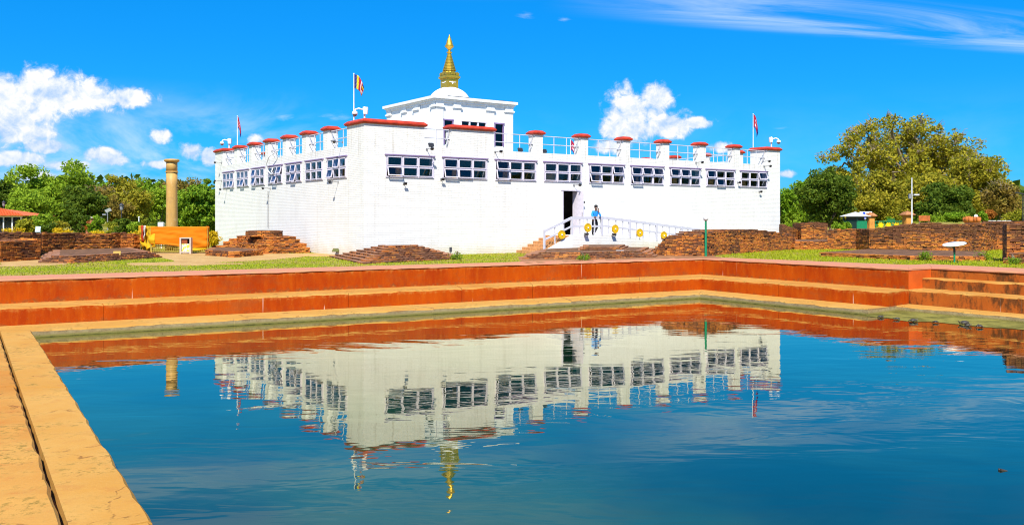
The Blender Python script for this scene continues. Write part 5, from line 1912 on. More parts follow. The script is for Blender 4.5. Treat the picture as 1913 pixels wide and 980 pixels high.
for (px, py, s, rz, lab) in ((1645, 592, .5, 20, 'turtle nearest the inner corner of the pool steps'), (1676, 595.5, .5, 160, 'small pale turtle just right of the recess corner'), (1706, 599.5, .68, 15, 'dark turtle with raised head left of the others'),
                             (1748, 601.5, .45, 200, 'small turtle alone in the middle of the footing'), (1802, 604, .78, 180, 'large dark turtle facing left on the pale footing'), (1808, 608, .48, 0, 'half-sized turtle in front of the large dark one'), (1830, 610, .62, 75, 'dark humped turtle at the right of the row')):
    turtle(G(px, py, WATER + .025), s, R(rz), lab)
q = G(1874, 878, WATER)
o = MB().mbox(Matrix.Translation((0, 0, .005)) @ Matrix.Rotation(R(14), 4, 'Y'), .11, .05, .02).ball((-.05, 0, .01), .02, 8).build('floating_leaf', M['shell'], None, q)
tag(o, 'tiny dark floating leaf on the blue water at right', 'leaf')

# ------------------------------------------------------------------ garden things left
M['tile'] = plain('red_roof_tile', (0.72, 0.13, 0.025), 0.6, var=0.2, scale=2.0)
M['cream'] = plain('cream_wall', (0.55, 0.50, 0.40), 0.8)
HYd = 112.0
hx1 = XA(41, HYd)
hx0 = hx1 - 9.0
t = empty('garden_house', (0, 0, 0), 0, 'low house with orange tiled hip roof and white framed glazing at the left edge', 'house')
ze = ZA(405.5, HYd)
MB().box(hx0, hx1 - .25, HYd + .3, HYd + 6, 0, ze).build('wall', M['dark'], t)
for i in range(9):
    x = hx1 - .15 - i * 1.1
    MB().box(x - .07, x + .07, HYd, HYd + .14, 0, ze).build('post', M['white'], t)
    MB().box(x - 1.03, x - .07, HYd + .1, HYd + .13, .3, ze - .15).build('pane', M['glass'], t)
MB().box(hx0, hx1, HYd - .02, HYd + .16, ze, ze + .15).build('beam', M['white'], t)
ov = .75
rb = [(hx0 - ov, HYd - ov), (hx1 + ov, HYd - ov), (hx1 + ov, HYd + 6 + ov), (hx0 - ov, HYd + 6 + ov)]
zr0 = ZA(405.0, HYd) + .16
zr1 = ZA(389, HYd + 3)
m = MB()
m.add([(*rb[0], zr0), (*rb[1], zr0), (*rb[2], zr0), (*rb[3], zr0), (hx0 + 4.4, HYd + 3, zr1), (hx1 - 4.4, HYd + 3, zr1)], [(0, 1, 5, 4), (1, 2, 5), (2, 3, 4, 5), (3, 0, 4), (3, 2, 1, 0)])
rf = m.build('roof', M['tile'], t)
nrow = 30
for i in range(nrow):                    # rolls of tile running down the near slope
    u = (i + .5) / nrow
    a = Vector((lerp(rb[0][0], rb[1][0], u), rb[0][1], zr0 + .03))
    run = min(1.0, min(u, 1 - u) * (rb[1][0] - rb[0][0]) / 5.15)
    b = Vector((a.x, lerp(rb[0][1], HYd + 3, run), lerp(zr0, zr1, run) + .03))
    if (b - a).length > .3:
        MB().tube([a, b], .06, 6).build('tile_roll', M['tile'], rf)


def post_lamp(px, Y, ptop, label, pbase=None, kind='lantern'):
    t = empty('street_lamp', (XA(px, Y), Y, 0), 0, label, 'lamp', 'lamps in the garden')
    H = ZA(ptop, Y)
    if kind == 'lantern':
        MB().tube([(0, 0, 0), (0, 0, H - .75)], [.07, .05], 8).build('post', M['dark'], t)
        MB().lathe([(.08, 0), (.16, .12), (.20, .55)], (0, 0, H - .78), 6, smooth=False).build('lantern', M['grey'], t)
        MB().lathe([(.27, 0), (.22, .1), (.03, .28)], (0, 0, H - .25), 6, smooth=False).build('cap', M['dark'], t)
    else:
        MB().tube([(0, 0, 0), (0, 0, H - .3)], .05, 8).build('post', M['grey'], t)
        MB().mbox(Matrix.Translation((0.1, -.1, H - .1)) @ Matrix.Rotation(R(25), 4, 'X') @ Matrix.Rotation(R(-22), 4, 'Y'), .62, .06, .30).build('panel', M['globe'], t)
        MB().box(-.45, -.1, -.2, .1, H - .6, H - .45).build('lamp_head', M['grey'], t)


post_lamp(227, 92, 379.5, 'black lantern lamp post among the shrubs left of the pillar')
post_lamp(201, 90, 391, 'grey solar lamp with pale panel left of the black lantern', kind='solar')
post_lamp(7, 118, 375, 'black lantern lamp post above the house roof at far left')
M['sign_b'] = plain('pale_sign', (0.42, 0.52, 0.62), 0.5)
t = empty('easel_sign', (XA(71, 72), 72, 0), 0, 'pale grey easel sign behind the dark left wall', 'sign')
MB().mbox(Matrix.Translation((0, 0, ZA(428, 72))) @ Matrix.Rotation(R(-15), 4, 'X'), .42, .04, .46).build('board', M['sign_b'], t)
for s in (-1, 1):
    MB().tube([(s * .22, 0, 0), (s * .16, .05, ZA(423.5, 72))], .03, 6).build('leg', M['white'], t)
t = empty('bollard', (XA(259.5, 80), 80, 0), 0, 'thin white marker post left of the pillar', 'bollard')
MB().tube([(0, 0, 0), (0, 0, ZA(406, 80))], .05, 8).ball((0, 0, ZA(406, 80)), .09, 8).build('post', M['white'], t)
t = empty('wall_lamp_box', (XA(301, 58), 58, 0), 0, 'white box on a post just left of the pillar', 'box')
MB().tube([(0, 0, 0), (0, 0, ZA(422, 58))], .04, 8).build('post', M['white'], t)
MB().cbox(-.17, .17, -.12, .12, ZA(423, 58), ZA(415, 58), .03).build('box', M['white'], t)
M['hutb'] = plain('brick_kiosk', (0.33, 0.12, 0.05), 0.8)
t = empty('brick_kiosk', (XA(158, 96), 96, 0), 0, 'small brick kiosk with pale flat roof among the left shrubs', 'kiosk')
MB().box(-.9, .9, 0, 1.6, 0, ZA(407, 96)).build('wall', M['hutb'], t)
MB().box(-1.1, 1.1, -.2, 1.8, ZA(407, 96), ZA(405, 96)).build('roof', M['cream'], t)

# ------------------------------------------------------------------ gate things right
BY = 100.0
bx = XA(1598, BY)
kb = BY / FPX
M['booth_d'] = plain('dark_green_panel', (0.012, 0.035, 0.03), 0.5)
t = empty('ticket_booth', (bx, BY, 0), R(32), 'green ticket booth with pale pyramid roof behind the right wall', 'booth')
zb, zm, zt_ = ZA(428, BY) - .6, ZA(412.5, BY), ZA(403.5, BY)
s = .88
MB().box(-s, s, -s, s, 0, zm).build('lower_panel', M['green'], t)
MB().box(-s - .012, -s - .004, -s + .05, s - .05, .05, zm - .03).build('side_panel', M['booth_d'], t)
for sx in (-1, 1):
    for sy in (-1, 1):
        MB().box(sx * s - .06, sx * s + .06, sy * s - .06, sy * s + .06, zm, zt_).build('post', M['booth_d'], t)
MB().box(-s + .2, s - .2, -s + .2, s - .2, zm, zt_ - .01).build('interior', M['dark'], t)
m = MB()
e = s + .30
m.add([(-e, -e, zt_), (e, -e, zt_), (e, e, zt_), (-e, e, zt_), (0, 0, ZA(395.5, BY)), (-e, -e, zt_ - .05), (e, -e, zt_ - .05), (e, e, zt_ - .05), (-e, e, zt_ - .05)],
      [(0, 1, 4), (1, 2, 4), (2, 3, 4), (3, 0, 4), (8, 7, 6, 5), (5, 6, 1, 0), (6, 7, 2, 1), (7, 8, 3, 2), (8, 5, 0, 3)])
m.build('roof', M['globe'], t)
M['gatep'] = plain('orange_gate_plaster', (0.60, 0.25, 0.045), 0.8, var=0.25, scale=2.0)
M['gater'] = plain('brown_gate_cap', (0.36, 0.15, 0.055), 0.8, var=0.3, scale=3.0)


def gate_pillar(px, Y, pw, ptop, label):
    t = empty('gate_pillar', (XA(px, Y), Y, 0), R(12), label, 'gate pillar', 'orange gate pillars behind the right wall')
    w = pw * Y / FPX / 2
    H = ZA(ptop, Y)
    ch = 10 * Y / FPX
    MB().box(-w, w, -w, w, 0, H - ch).build('shaft', M['gatep'], t)
    sq = lambda k: [(-w * k, -w * k), (w * k, -w * k), (w * k, w * k), (-w * k, w * k)]
    MB().frust(sq(1.15), H - ch, sq(1.75), H - ch * .72).frust(sq(1.75), H - ch * .72 + .002, sq(.75), H - ch * .15).frust(sq(.35), H - ch * .15 + .002, sq(.2), H).build('cap', M['gater'], t)


gate_pillar(1626, 102, 10.5, 396, 'orange gate pillar beside the green ticket booth')
gate_pillar(1695, 102, 12.5, 394, 'orange gate pillar left of the tall white pole')
M['blue_s'] = plain('blue_sign_paint', (0.02, 0.06, 0.55), 0.4)
t = empty('blue_sign', (XA(1617, 104), 104, 0), 0, 'blue and white sign boards behind the ticket booth', 'sign')
zs = lambda py: ZA(py, 104)
x = lambda px: XA(px, 104) - XA(1617, 104)
MB().tube([(0, 0.1, 0), (0, .1, zs(396))], .06, 6).build('post', M['grey'], t)
MB().box(x(1606), x(1629), 0, .05, zs(402.5), zs(395)).build('board', M['white'], t)
MB().box(x(1611.5), x(1616.5), -.02, -.002, zs(401.5), zs(396)).build('panel', M['blue_s'], t)
MB().box(x(1612), x(1621.5), 0.02, .05, zs(411), zs(404)).build('lower_board', M['blue_s'], t)
MB().box(x(1612.8), x(1620.5), -.01, .018, zs(408.6), zs(407.4)).build('stripe', M['white'], t)
# fence with sun wheels
fy = 104.0
t = empty('gate_fence', (0, 0, 0), 0, 'green metal fence with yellow sun wheels between the gate pillars', 'fence')
for k in range(12):
    x_ = XA(1636 + k * 5, fy)
    MB().tube([(x_, fy, 0), (x_, fy, ZA(413, fy))], .035, 6).build('bar', M['green'], t)
for z in (.3, ZA(420, fy), ZA(413.5, fy)):
    MB().tube([(XA(1634, fy), fy, z), (XA(1692, fy), fy, z)], .04, 6).build('rail', M['green'], t)
for (px, py) in ((1645, 420.5), (1659, 421), (1674, 421.5)):
    m = MB()
    ringmesh(m, 0.0, .24, -.05, 0.0, 16)
    for k in range(10):
        w = 2 * math.pi * k / 10
        m.mbox(Matrix.Translation((.30 * math.cos(w), -.02, .30 * math.sin(w))) @ Matrix.Rotation(-w, 4, 'Y') @ Matrix.Rotation(R(45), 4, 'Y'), .10, .04, .10)
    m.build('sun_wheel', M['yellow'], t, (XA(px, fy), fy - .06, ZA(py, fy)))
M['gsign'] = plain('green_board', (0.02, 0.12, 0.03), 0.6)
t = empty('green_board', (XA(1665, 106), 106, 0), 0, 'plain green board above the yellow sun wheels', 'sign')
MB().box(-.45, .45, 0, .05, ZA(415, 106), ZA(408.5, 106)).build('board', M['gsign'], t)
for s in (-.35, .35):
    MB().box(s - .04, s + .04, .05, .11, 0, ZA(410, 106)).build('post', M['green'], t)
t = empty('light_pole', (XA(1703.5, 96), 96, 0), 0, 'tall thin white pole with lamp arms before the big tree', 'lamp')
MB().tube([(0, 0, 0), (0, 0, ZA(332, 96))], [.10, .06], 8).build('pole', M['globe'], t)
MB().tube([(-.25, 0, ZA(366, 96)), (.4, 0, ZA(364, 96))], .03, 6).build('arm', M['grey'], t)
MB().box(.2, .75, -.15, .15, ZA(365, 96), ZA(362.5, 96)).build('lamp_head', M['globe'], t)
MB().box(-.35, -.05, -.15, .15, ZA(371, 96), ZA(362, 96)).build('control_box', M['grey'], t)
M['rust'] = plain('rust_board', (0.42, 0.11, 0.02), 0.7, var=0.3, scale=2)
t = empty('brown_board', (XA(1727, 99), 99, 0), R(-8), 'blank rust brown board beside the tall white pole', 'sign')
MB().box(-.60, .60, 0, .06, ZA(412.5, 99), ZA(402.5, 99)).build('board', M['rust'], t)
for s in (-.5, .5):
    MB().box(s - .05, s + .05, .06, .14, 0, ZA(404, 99)).build('post', M['bark'], t)
t = empty('dark_pole', (XA(1911, 80), 80, 0), 0, 'thin dark pole at the right edge of the picture', 'pole')
MB().tube([(0, 0, 0), (0, 0, ZA(362, 80))], .05, 8).build('pole', M['dark'], t)
MB().mbox(Matrix.Translation((-.3, 0, ZA(361, 80))) @ Matrix.Rotation(R(12), 4, 'Y'), .7, .3, .10).build('lamp_head', M['dark'], t)
# grassy bank with terracotta things on it
by = 92.0
m = MB()
nx, ny = 40, 12
for i in range(nx + 1):
    for j in range(ny + 1):
        x_ = lerp(XA(1690, by), XA(2150, by), i / nx)
        y_ = by - 9 + 30 * j / ny
        f_ = min(1, j / 3) * min(1, i / 9)
        z_ = 1.70 * f_ * (0.92 + 0.10 * mnoise.noise(Vector((x_ * .25, y_ * .25, 0)))) - .05
        m.v.append((x_, y_, z_))
for i in range(nx):
    for j in range(ny):
        a = i * (ny + 1) + j
        m.f.append((a, a + ny + 1, a + ny + 2, a + 1))
        m.s.append(True)
        m.mi.append(0)
tag(m.build('grass_bank', M['ground']), 'raised grassy bank behind the right wall', kind='structure')
M['terra'] = plain('terracotta', (0.60, 0.17, 0.035), 0.7, var=0.25)
pr_ = random.Random(9)
zb_ = 1.55
pot_prof = [(.09, 0), (.16, .12), (.18, .28), (.15, .34), (.17, .38), (.13, .38)]
for k, px in enumerate((1803, 1808, 1813, 1818, 1823, 1828)):
    Y = 88 + pr_.uniform(-1, 1)
    sc_ = pr_.uniform(1.2, 1.7)
    o = MB().lathe([(a * sc_, b * sc_) for a, b in pot_prof], (0, 0, 0), 14).build('terracotta_pot', M['terra'], None, (XA(px, Y), Y, zb_))
    tag(o, ('%s terracotta pot of the row on the grassy bank' % ('leftmost', 'second', 'third', 'fourth', 'fifth', 'rightmost')[k]), 'pot', 'terracotta pots on the grassy bank')
t = empty('round_sign', (XA(1823, 89.5), 89.5, zb_), 0, 'round white disc sign on a stake above the pots', 'sign')
MB().tube([(0, 0, 0), (0, 0, .55)], .03, 6).build('stake', M['grey'], t)
o = MB()
ringmesh(o, 0, .2, -.02, .02, 18)
o.build('disc', M['globe'], t, (0, -.03, .62))
for k, px in enumerate((1850, 1857, 1866, 1876, 1884)):
    Y = 88 + pr_.uniform(-1, 1)
    o = MB().ball((0, 0, .1), .22, 8, 1.3, 1, .6).mesh('stone', M['cream' if k % 2 else 'roof'])
    for v in o.vertices:
        v.co += Vector((pr_.uniform(-.05, .05), pr_.uniform(-.05, .05), pr_.uniform(-.03, .03)))
    tag(put('garden_stone', o, None, (XA(px, Y), Y, zb_)), ('%s pale stone on the bank right of the pots' % ('first', 'second', 'third', 'fourth', 'fifth')[k]), 'stone', 'pale stones on the bank')
# ------------------------------------------------------------------ trees, shrubs, hedges, grass
def leafmat(n, a, b, c, t=.35):
    M[n] = mat_leaf(n, a, b, c, t)


leafmat('lf_bright', (0.150, 0.255, 0.015), (0.370, 0.480, 0.030), (0.215, 0.320, 0.018))
leafmat('lf_dark', (0.050, 0.105, 0.010), (0.165, 0.215, 0.016), (0.085, 0.130, 0.012))
leafmat('lf_mid', (0.114, 0.235, 0.013), (0.251, 0.376, 0.018), (0.194, 0.278, 0.013))
leafmat('lf_olive', (0.170, 0.170, 0.012), (0.520, 0.420, 0.032), (0.190, 0.200, 0.014))
leafmat('lf_brown', (0.180, 0.125, 0.022), (0.340, 0.230, 0.040), (0.140, 0.140, 0.018))
leafmat('lf_yellow', (0.220, 0.230, 0.016), (0.420, 0.370, 0.024), (0.170, 0.220, 0.016))
leafmat('lf_mango', (0.060, 0.160, 0.010), (0.310, 0.430, 0.024), (0.115, 0.220, 0.012), .3)
leafmat('lf_flower', (0.620, 0.400, 0.010), (0.750, 0.520, 0.015), (0.500, 0.360, 0.012))
leafmat('lf_rust', (0.380, 0.110, 0.020), (0.500, 0.200, 0.030), (0.280, 0.120, 0.020))


def leaf_mesh(name, C, out, size, mat, rng, flat=0.5, aspect=0.5):
    n = len(C)
    nr = rng.normal(size=(n, 3)) + out * flat
    nr /= np.linalg.norm(nr, axis=1)[:, None] + 1e-9
    t = np.cross(nr, rng.normal(size=(n, 3)))
    t /= np.linalg.norm(t, axis=1)[:, None] + 1e-9
    b = np.cross(nr, t)
    s = (size * rng.uniform(0.6, 1.35, n))[:, None]
    co = np.stack([C - t * s, C - b * s * aspect, C + t * s, C + b * s * aspect], 1).reshape(-1, 3)
    return quads_mesh(name, co, np.arange(4 * n).reshape(-1, 4), mat)


def crown_points(lobes, ncl, per, rcl, rng, shell=0.72, dense_top=0.0):
    """clumps spread over a union of ellipsoids, leaves spread over the clumps"""
    lobes = np.array(lobes, float)                       # x y z rx ry rz
    w = (lobes[:, 3] * lobes[:, 4] * lobes[:, 5]) ** 0.67
    idx = rng.choice(len(lobes), ncl, p=w / w.sum())
    d = rng.normal(size=(ncl, 3))
    d /= np.linalg.norm(d, axis=1)[:, None]
    r = shell + (1 - shell) * rng.random(ncl) + np.abs(rng.normal(size=ncl)) * 0.13 - .03
    inner = rng.random(ncl) < 0.22
    r[inner] *= rng.random(inner.sum())
    cc = lobes[idx, :3] + d * r[:, None] * lobes[idx, 3:6]
    rc = rcl * rng.uniform(0.6, 1.4, ncl)
    k = rng.integers(0, ncl, ncl * per)
    d2 = rng.normal(size=(ncl * per, 3))
    d2 /= np.linalg.norm(d2, axis=1)[:, None]
    rr_ = rc[k] * (0.35 + 0.75 * np.sqrt(rng.random(ncl * per)))
    off = d2 * rr_[:, None]
    off[:, 2] *= 0.72
    P = cc[k] + off
    return cc, P, d2


def limb(m, a, b, r0, r1, rng, n=5, bend=0.12):
    a, b = Vector(a), Vector(b)
    L = (b - a).length
    pts = []
    for i in range(n + 1):
        t = i / n
        p = a.lerp(b, t)
        p.z += math.sin(t * math.pi) * L * 0.06
        if 0 < i < n:
            p += Vector(rng.normal(size=3) * L * bend * 0.35)
        pts.append(p)
    m.tube(pts, [lerp(r0, r1, i / n) for i in range(n + 1)], 6, cap=False)
    return pts


def tree(name, label, px, Y, prow, halfw, trunk_h, mat, seed, ncl=70, per=110, leaf=0.22, rcl=0.9, nlobe=7, bark='bark', group='trees behind the temple', twigs=0, cat='tree', squat=1.0, lobe_r=(0.34, 0.52), flat=.6, base_z=0.0, trunk_r=None, depth=.9, low=None, px_lobes=None):
    rng = np.random.default_rng(seed)
    x = XA(px, Y)
    H = max(.15, ZA(prow, Y) - base_z)
    rx = halfw * Y / FPX
    t = empty(name, (x, Y, base_z), 0, label, cat, group)
    zc = (H + trunk_h) / 2
    rz_ = (H - trunk_h) / 2
    lobes = [(0, 0, zc, rx * .68, rx * .68 * depth, rz_ * .80)]
    for k in range(nlobe):
        w = 2 * math.pi * (k + rng.random() * .6) / nlobe
        q = rng.uniform(.38, .68)
        lr = rng.uniform(*lobe_r)
        zz_ = zc + rz_ * rng.uniform(-.55, .62)
        lobes.append((rx * q * math.cos(w), rx * depth * q * math.sin(w), zz_, rx * lr, rx * lr, min(rz_ * .6, rx * lr * .85)))
    if px_lobes:
        s_ = Y / FPX
        lobes = []
        for (lx, ly, lr) in px_lobes:
            for q_ in (-1, 1):
                lobes.append(((lx - px) * s_, rx * depth * q_ * rng.uniform(.05, .5), ZA(ly, Y) - base_z, lr * s_, lr * s_ * 1.1, lr * s_ * .88))
    cc, P, out = crown_points(lobes, ncl, per, rcl, rng)
    keep = P[:, 2] > (trunk_h * .55 if low is None else low)
    P, out = P[keep], out[keep]
    tm = MB()
    tr = trunk_r or max(.09, rx * .055)
    top = Vector((rng.normal() * .1, rng.normal() * .1, max(trunk_h, .4)))
    tm.tube([(0, 0, -.05), (tr * .3, 0, top.z * .5), tuple(top)], [tr * 1.35, tr, tr * .85], 8)
    for lb in lobes[1:]:
        c = Vector(lb[:3])
        limb(tm, top, c, tr * .62, tr * .2, rng)
    li = np.array([l[:3] for l in lobes])
    for k in range(min(len(cc), 36)):
        j = int(np.argmin(((li - cc[k]) ** 2).sum(1)))
        limb(tm, li[j], cc[k], tr * .22, tr * .05, rng, 3)
    if twigs:
        tops = cc[cc[:, 2] > zc]
        for k in range(twigs):
            c = tops[rng.integers(len(tops))]
            d = np.array([c[0], c[1], c[2] - zc]) * .25 + rng.normal(size=3) * .5
            d[2] = abs(d[2]) + .35
            d = d / np.linalg.norm(d) * rng.uniform(.5, 1.15) * rcl * 1.25
            limb(tm, c, c + d, .0004 * Y, .00016 * Y, rng, 3, .3)
    tm.build('trunk', M[bark], t)
    put('crown', leaf_mesh('crown', P, out, leaf, M[mat], rng, flat), t)
    return t


def shrub(label, px, Y, prow, halfw, mat, seed, leaf=.12, ncl=22, per=60, name='shrub', group='shrubs in the garden', base_z=0.0):
    return tree(name, label, px, Y, prow, halfw, min(0.25, 0.15 * (ZA(prow, Y) - base_z)), mat, seed, ncl, per, leaf, rcl=max(.25, halfw * Y / FPX * .30), nlobe=5, group=group, cat='shrub', low=0.03, base_z=base_z, trunk_r=.05)


# far woods on the horizon, one mass
rng = np.random.default_rng(77)
cs, outs = [], []
for k in range(900):
    a = R(rng.uniform(-44, 44) if k < 420 else rng.uniform(44, 316))
    d = rng.uniform(230, 330) if k < 420 else rng.uniform(130, 230)
    h = rng.uniform(5.5, 10) + (3.0 if -.8 < a < -.25 else (4.0 if k >= 420 else 0))
    x0, y0 = d * math.sin(a), d * math.cos(a)
    n = 150
    p = rng.normal(size=(n, 3))
    p /= np.linalg.norm(p, axis=1)[:, None]
    cs.append(np.array([x0, y0, h * .55]) + p * np.array([5.5, 4, h * .5]) * rng.uniform(.7, 1.05, (n, 1)))
    outs.append(p)
fo_ = put('far_woods', leaf_mesh('far_woods', np.concatenate(cs), np.concatenate(outs), .95, M['lf_dark'], rng, .6, .7))
tag(fo_, 'distant dark band of woods along the horizon', 'woods', kind='stuff')

G_L, G_R = 'trees left of the temple', 'trees right of the temple'
tree('leafy_tree', 'big bright green domed tree above the orange roof', 93, 138, 313, 70, 1.4, 'lf_bright', 1, 130, 150, .26, 1.25, 9, group=G_L)
tree('leafy_tree', 'bright green lower tree bulging left of the dark leafy tree', 58, 128, 356, 40, .8, 'lf_bright', 2, 60, 110, .22, .9, 6, group=G_L)
tree('leafy_tree', 'dark glossy tree right of the bright domed tree', 158, 106, 346, 36, .5, 'lf_dark', 3, 80, 130, .20, .8, 7, group=G_L)
tree('leafy_tree', 'grey green tree cut by the left edge of the picture', 2, 150, 337, 34, 2.0, 'lf_dark', 4, 60, 110, .3, 1.1, 6, group=G_L)
tree('leafy_tree', 'brown thin leaved tree right of the dark glossy tree', 205, 122, 345, 36, 1.4, 'lf_brown', 5, 60, 80, .2, .9, 6, 'barkp', group=G_L, twigs=90)
tree('leafy_tree', 'olive brown tree in the middle of the left garden', 246, 128, 352, 36, 1.0, 'lf_olive', 6, 70, 100, .22, 1.0, 7, group=G_L, twigs=50)
tree('leafy_tree', 'tall olive tree with dark crown behind the brown tree', 234, 160, 332, 30, 3.0, 'lf_olive', 7, 60, 100, .28, 1.1, 7, group=G_L, twigs=40)
tree('leafy_tree', 'green feathery tree just left of the pillar', 273, 150, 330, 28, 2.0, 'lf_mid', 8, 60, 100, .24, 1.1, 7, group=G_L)
tree('leafy_tree', 'yellow green tree half hidden behind the pillar', 298, 135, 350, 28, 1.0, 'lf_bright', 9, 50, 100, .22, .9, 6, group=G_L)
tree('leafy_tree', 'brown topped tree behind the dense round tree', 350, 140, 333, 34, 2.0, 'lf_brown', 10, 60, 90, .24, 1.0, 6, group=G_L, twigs=50)
tree('mango_tree', 'dense round glossy green tree right of the pillar', 372, 78, 337, 56, .2, 'lf_mango', 11, 260, 90, .145, .42, 8, group=G_L, flat=1.1, lobe_r=(.3, .45), low=.1)
tree('leafy_tree', 'thin far tree showing above the left shrubs', 185, 185, 345, 40, 2.5, 'lf_mid', 12, 50, 90, .32, 1.3, 6, group=G_L)
tree('leafy_tree', 'low dark green tree behind the left garden lamps', 135, 140, 372, 40, .5, 'lf_dark', 13, 50, 90, .28, 1.1, 6, group=G_L)

shrub('round yellow green shrub in front of the orange roofed house', 49, 92, 407, 19, 'lf_yellow', 21, .13, 45, 60)
shrub('fresh green shrub above the yellow shrub', 77, 96, 398, 20, 'lf_bright', 22, .14, 40, 60)
shrub('dark green shrub with pale blossoms right of the easel sign', 90, 88, 414, 15, 'lf_dark', 23, .12)
shrub('yellow brown upright shrub behind the flower bed', 112, 92, 400, 16, 'lf_olive', 24, .12)
shrub('dark leafy shrub below the dark glossy tree', 150, 86, 398, 16, 'lf_dark', 25, .14, 30, 60)
shrub('grey green shrub below the solar lamp', 178, 86, 402, 18, 'lf_mid', 26, .12, 30, 60)
shrub('rust coloured shrub among the left shrubs', 163, 90, 404, 10, 'lf_rust', 27, .10, 16, 50)
shrub('yellow green shrub right of the solar lamp', 207, 82, 410, 10, 'lf_yellow', 28, .10)
shrub('dark bushy shrub below the black lantern', 228, 80, 407, 17, 'lf_dark', 29, .13, 36, 60)
shrub('bright green clipped shrub left of the orange cloth', 252, 78, 411, 14, 'lf_bright', 30, .10, 30, 60)
shrub('tall yellow green shrub beside the pillar', 273, 86, 396, 11, 'lf_yellow', 31, .12)
shrub('dark shrub right behind the orange cloth left end', 290, 80, 407, 14, 'lf_dark', 32, .12, 30, 60)
shrub('dark shrub between the pillar and dense round tree', 336, 84, 405, 16, 'lf_mango', 33, .12, 30, 60)
for k, (px, Y, row, hw_, lab) in enumerate(((20, 66, 428, 17, 'yellow flower bed before the orange roofed house'), (120, 64, 427, 20, 'bright yellow flower bed above the dark left wall'), (62, 66, 431, 18, 'low yellow flower strip under the easel sign'),
                                            (180, 62, 431.5, 16, 'low yellow flower strip behind the long left wall'), (252, 56, 431, 12, 'yellow flowers at the left end of the orange cloth'), (398, 60, 432, 9, 'yellow flowers at the foot of the left facade'))):
    shrub(lab, px, Y, row, hw_, 'lf_flower', 50 + k, .07, 26, 60, 'flower_bed', 'yellow flower beds')

tree('bodhi_tree', 'huge spreading olive gold tree with bare twigs at right', 1697, 188, 224, 148, 3.4, 'lf_olive', 41, 360, 125, .33, 1.78, 15, 'barkp', group=G_R, twigs=700, flat=.2, px_lobes=[(1655, 262, 42), (1600, 300, 42), (1718, 264, 42), (1780, 300, 42), (1565, 338, 34), (1640, 325, 55), (1720, 325, 55), (1800, 345, 48), (1690, 378, 60), (1842, 360, 26), (1600, 385, 40), (1770, 385, 45), (1690, 244, 28), (1640, 246, 24), (1740, 262, 28), (1612, 268, 24), (1830, 335, 26), (1700, 300, 40), (1660, 300, 36), (1750, 310, 40)])
tree('leafy_tree', 'olive brown crown filling the right side of the big tree', 1812, 126, 292, 54, 1.8, 'lf_olive', 42, 110, 120, .24, 1.15, 8, 'barkp', group=G_R, twigs=150)
tree('leafy_tree', 'dark green tree left of the big olive tree', 1552, 106, 316, 50, .8, 'lf_dark', 43, 130, 130, .19, .85, 8, group=G_R)
tree('leafy_tree', 'feathery green trees next to the temple end', 1483, 130, 332, 42, 1.0, 'lf_mid', 44, 90, 120, .22, .9, 8, group=G_R)
tree('leafy_tree', 'dark green bush tree before the middle of the big tree', 1768, 104, 340, 48, .5, 'lf_dark', 45, 120, 130, .18, .8, 8, group=G_R)
tree('leafy_tree', 'rust brown thin tree right of the big olive tree', 1872, 112, 330, 28, 1.6, 'lf_brown', 46, 70, 90, .20, .9, 6, 'barkp', group=G_R, twigs=120)
tree('leafy_tree', 'yellow green tree at the right edge of the picture', 1915, 118, 366, 30, 1.0, 'lf_yellow', 47, 60, 90, .2, .9, 6, group=G_R, twigs=50)
tree('leafy_tree', 'low golden crown in front of the big tree trunk', 1640, 112, 318, 52, .6, 'lf_olive', 48, 110, 120, .20, .95, 8, group=G_R, twigs=40)
tree('leafy_tree', 'far pale tree low between the temple and dark tree', 1515, 190, 345, 40, 2.0, 'lf_mid', 49, 60, 90, .32, 1.2, 6, group=G_R)
tree('leafy_tree', 'golden low crown right of the tall white pole', 1725, 114, 330, 46, .6, 'lf_olive', 60, 90, 120, .20, .95, 8, group=G_R)
for k, (px, Y, row, hw_, mt, lab, bz) in enumerate(((1478, 72, 396, 18, 'lf_bright', 'bright shrub behind the broken wall beside the temple', 0), (1572, 96, 405, 16, 'lf_mid', 'green shrub left of the ticket booth', 0), (1655, 108, 402, 20, 'lf_mid', 'green shrub behind the sun wheel fence', 0),
                                                  (1682, 106, 397, 14, 'lf_yellow', 'yellow green shrub left of the second gate pillar', 0), (1742, 100, 400, 26, 'lf_bright', 'light green shrub right of the brown board', 0), (1786, 96, 400, 22, 'lf_mid', 'green shrub on the bank left of the pots', 1.5),
                                                  (1846, 95, 393, 12, 'lf_rust', 'rust red shrub on the bank behind the pots', 1.5), (1835, 94, 397, 8, 'lf_mid', 'small dark cone shrub beside the round sign', 1.5), (1895, 94, 396, 18, 'lf_yellow', 'yellow green weeds on the bank at the right edge', 1.5),
                                                  (1712, 106, 404, 14, 'lf_bright', 'leafy shrub just right of the tall white pole', 0), (1605, 104, 412, 20, 'lf_dark', 'dark hedge behind the ticket booth', 0))):
    shrub(lab, px, Y, row, hw_, mt, 70 + k, .12, 34, 60, base_z=bz)
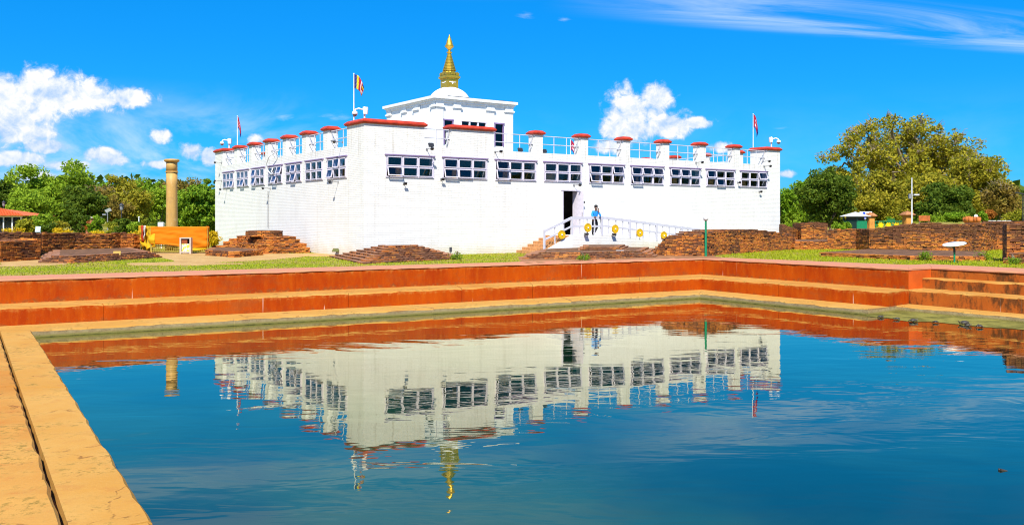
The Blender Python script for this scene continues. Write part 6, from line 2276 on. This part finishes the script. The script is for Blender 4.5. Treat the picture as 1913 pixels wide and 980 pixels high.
# a few weeds by the ruins
for k, (px, py, row, hw_, lab) in enumerate(((853, 485, 477, 7, 'small weed at the right corner of the stepped plinth'), (1838, 487, 474, 9, 'weed at the end of the low brick kerb'), (1728, 487, 472, 4, 'thin seedling before the long right wall'),
                                             (1895, 494, 484, 8, 'weed on the footing at the right edge'), (1090, 486, 481, 4, 'grass tuft on the rubble below the ramp'))):
    q = G(px, py)
    shrub(lab, px, q.y, row, hw_, 'lf_mid', 90 + k, .035, 14, 40, 'weed', 'weeds among the ruins')

# short grass on the lawn, one mass nobody could count
leafmat('lf_grass', (0.310, 0.350, 0.010), (0.400, 0.420, 0.016), (0.360, 0.370, 0.012), .3)


def inside(P, poly):
    x, y = P[:, 0], P[:, 1]
    r = np.zeros(len(P), bool)
    n = len(poly)
    j = n - 1
    for i in range(n):
        xi, yi = poly[i][0], poly[i][1]
        xj, yj = poly[j][0], poly[j][1]
        c = ((yi > y) != (yj > y)) & (x < (xj - xi) * (y - yi) / (yj - yi + 1e-12) + xi)
        r ^= c
        j = i
    return r


rng = np.random.default_rng(9)
N = 190000
Pg = np.stack([rng.uniform(-26, 34, N), rng.uniform(26, 58, N)], 1)
ok = np.abs(Pg[:, 0]) < Pg[:, 1] * .66
hole = [(p.x, p.y) for p in (TW(-.05, -.05), TW(LU, -.05), TW(LU, LV), TW(-.05, LV))]
for poly in EXCL + [hole, [(p.x, p.y) for p in (TW(9.4, -2.3), TW(24.3, -2.3), TW(24.3, 0), TW(9.4, 0))]]:
    ok &= ~inside(Pg, poly)
Pg = Pg[ok]
n = len(Pg)
hgt = rng.uniform(.02, .06, n) * (1 + 0.9 * (Pg[:, 0] > 12))
wd = rng.uniform(.010, .024, n)
an = rng.uniform(0, 2 * math.pi, n)
le = rng.normal(size=(n, 2)) * .035
b = np.stack([np.cos(an) * wd, np.sin(an) * wd], 1)
z0 = np.zeros((n, 1))
co = np.stack([np.concatenate([Pg - b, z0], 1), np.concatenate([Pg + b, z0], 1), np.concatenate([Pg + le, hgt[:, None]], 1)], 1).reshape(-1, 3)
go = put('lawn_grass', quads_mesh('lawn_grass', co, np.arange(3 * n).reshape(-1, 3), M['lf_grass']))
tag(go, 'short green grass blades over the lawn', 'grass', kind='stuff')
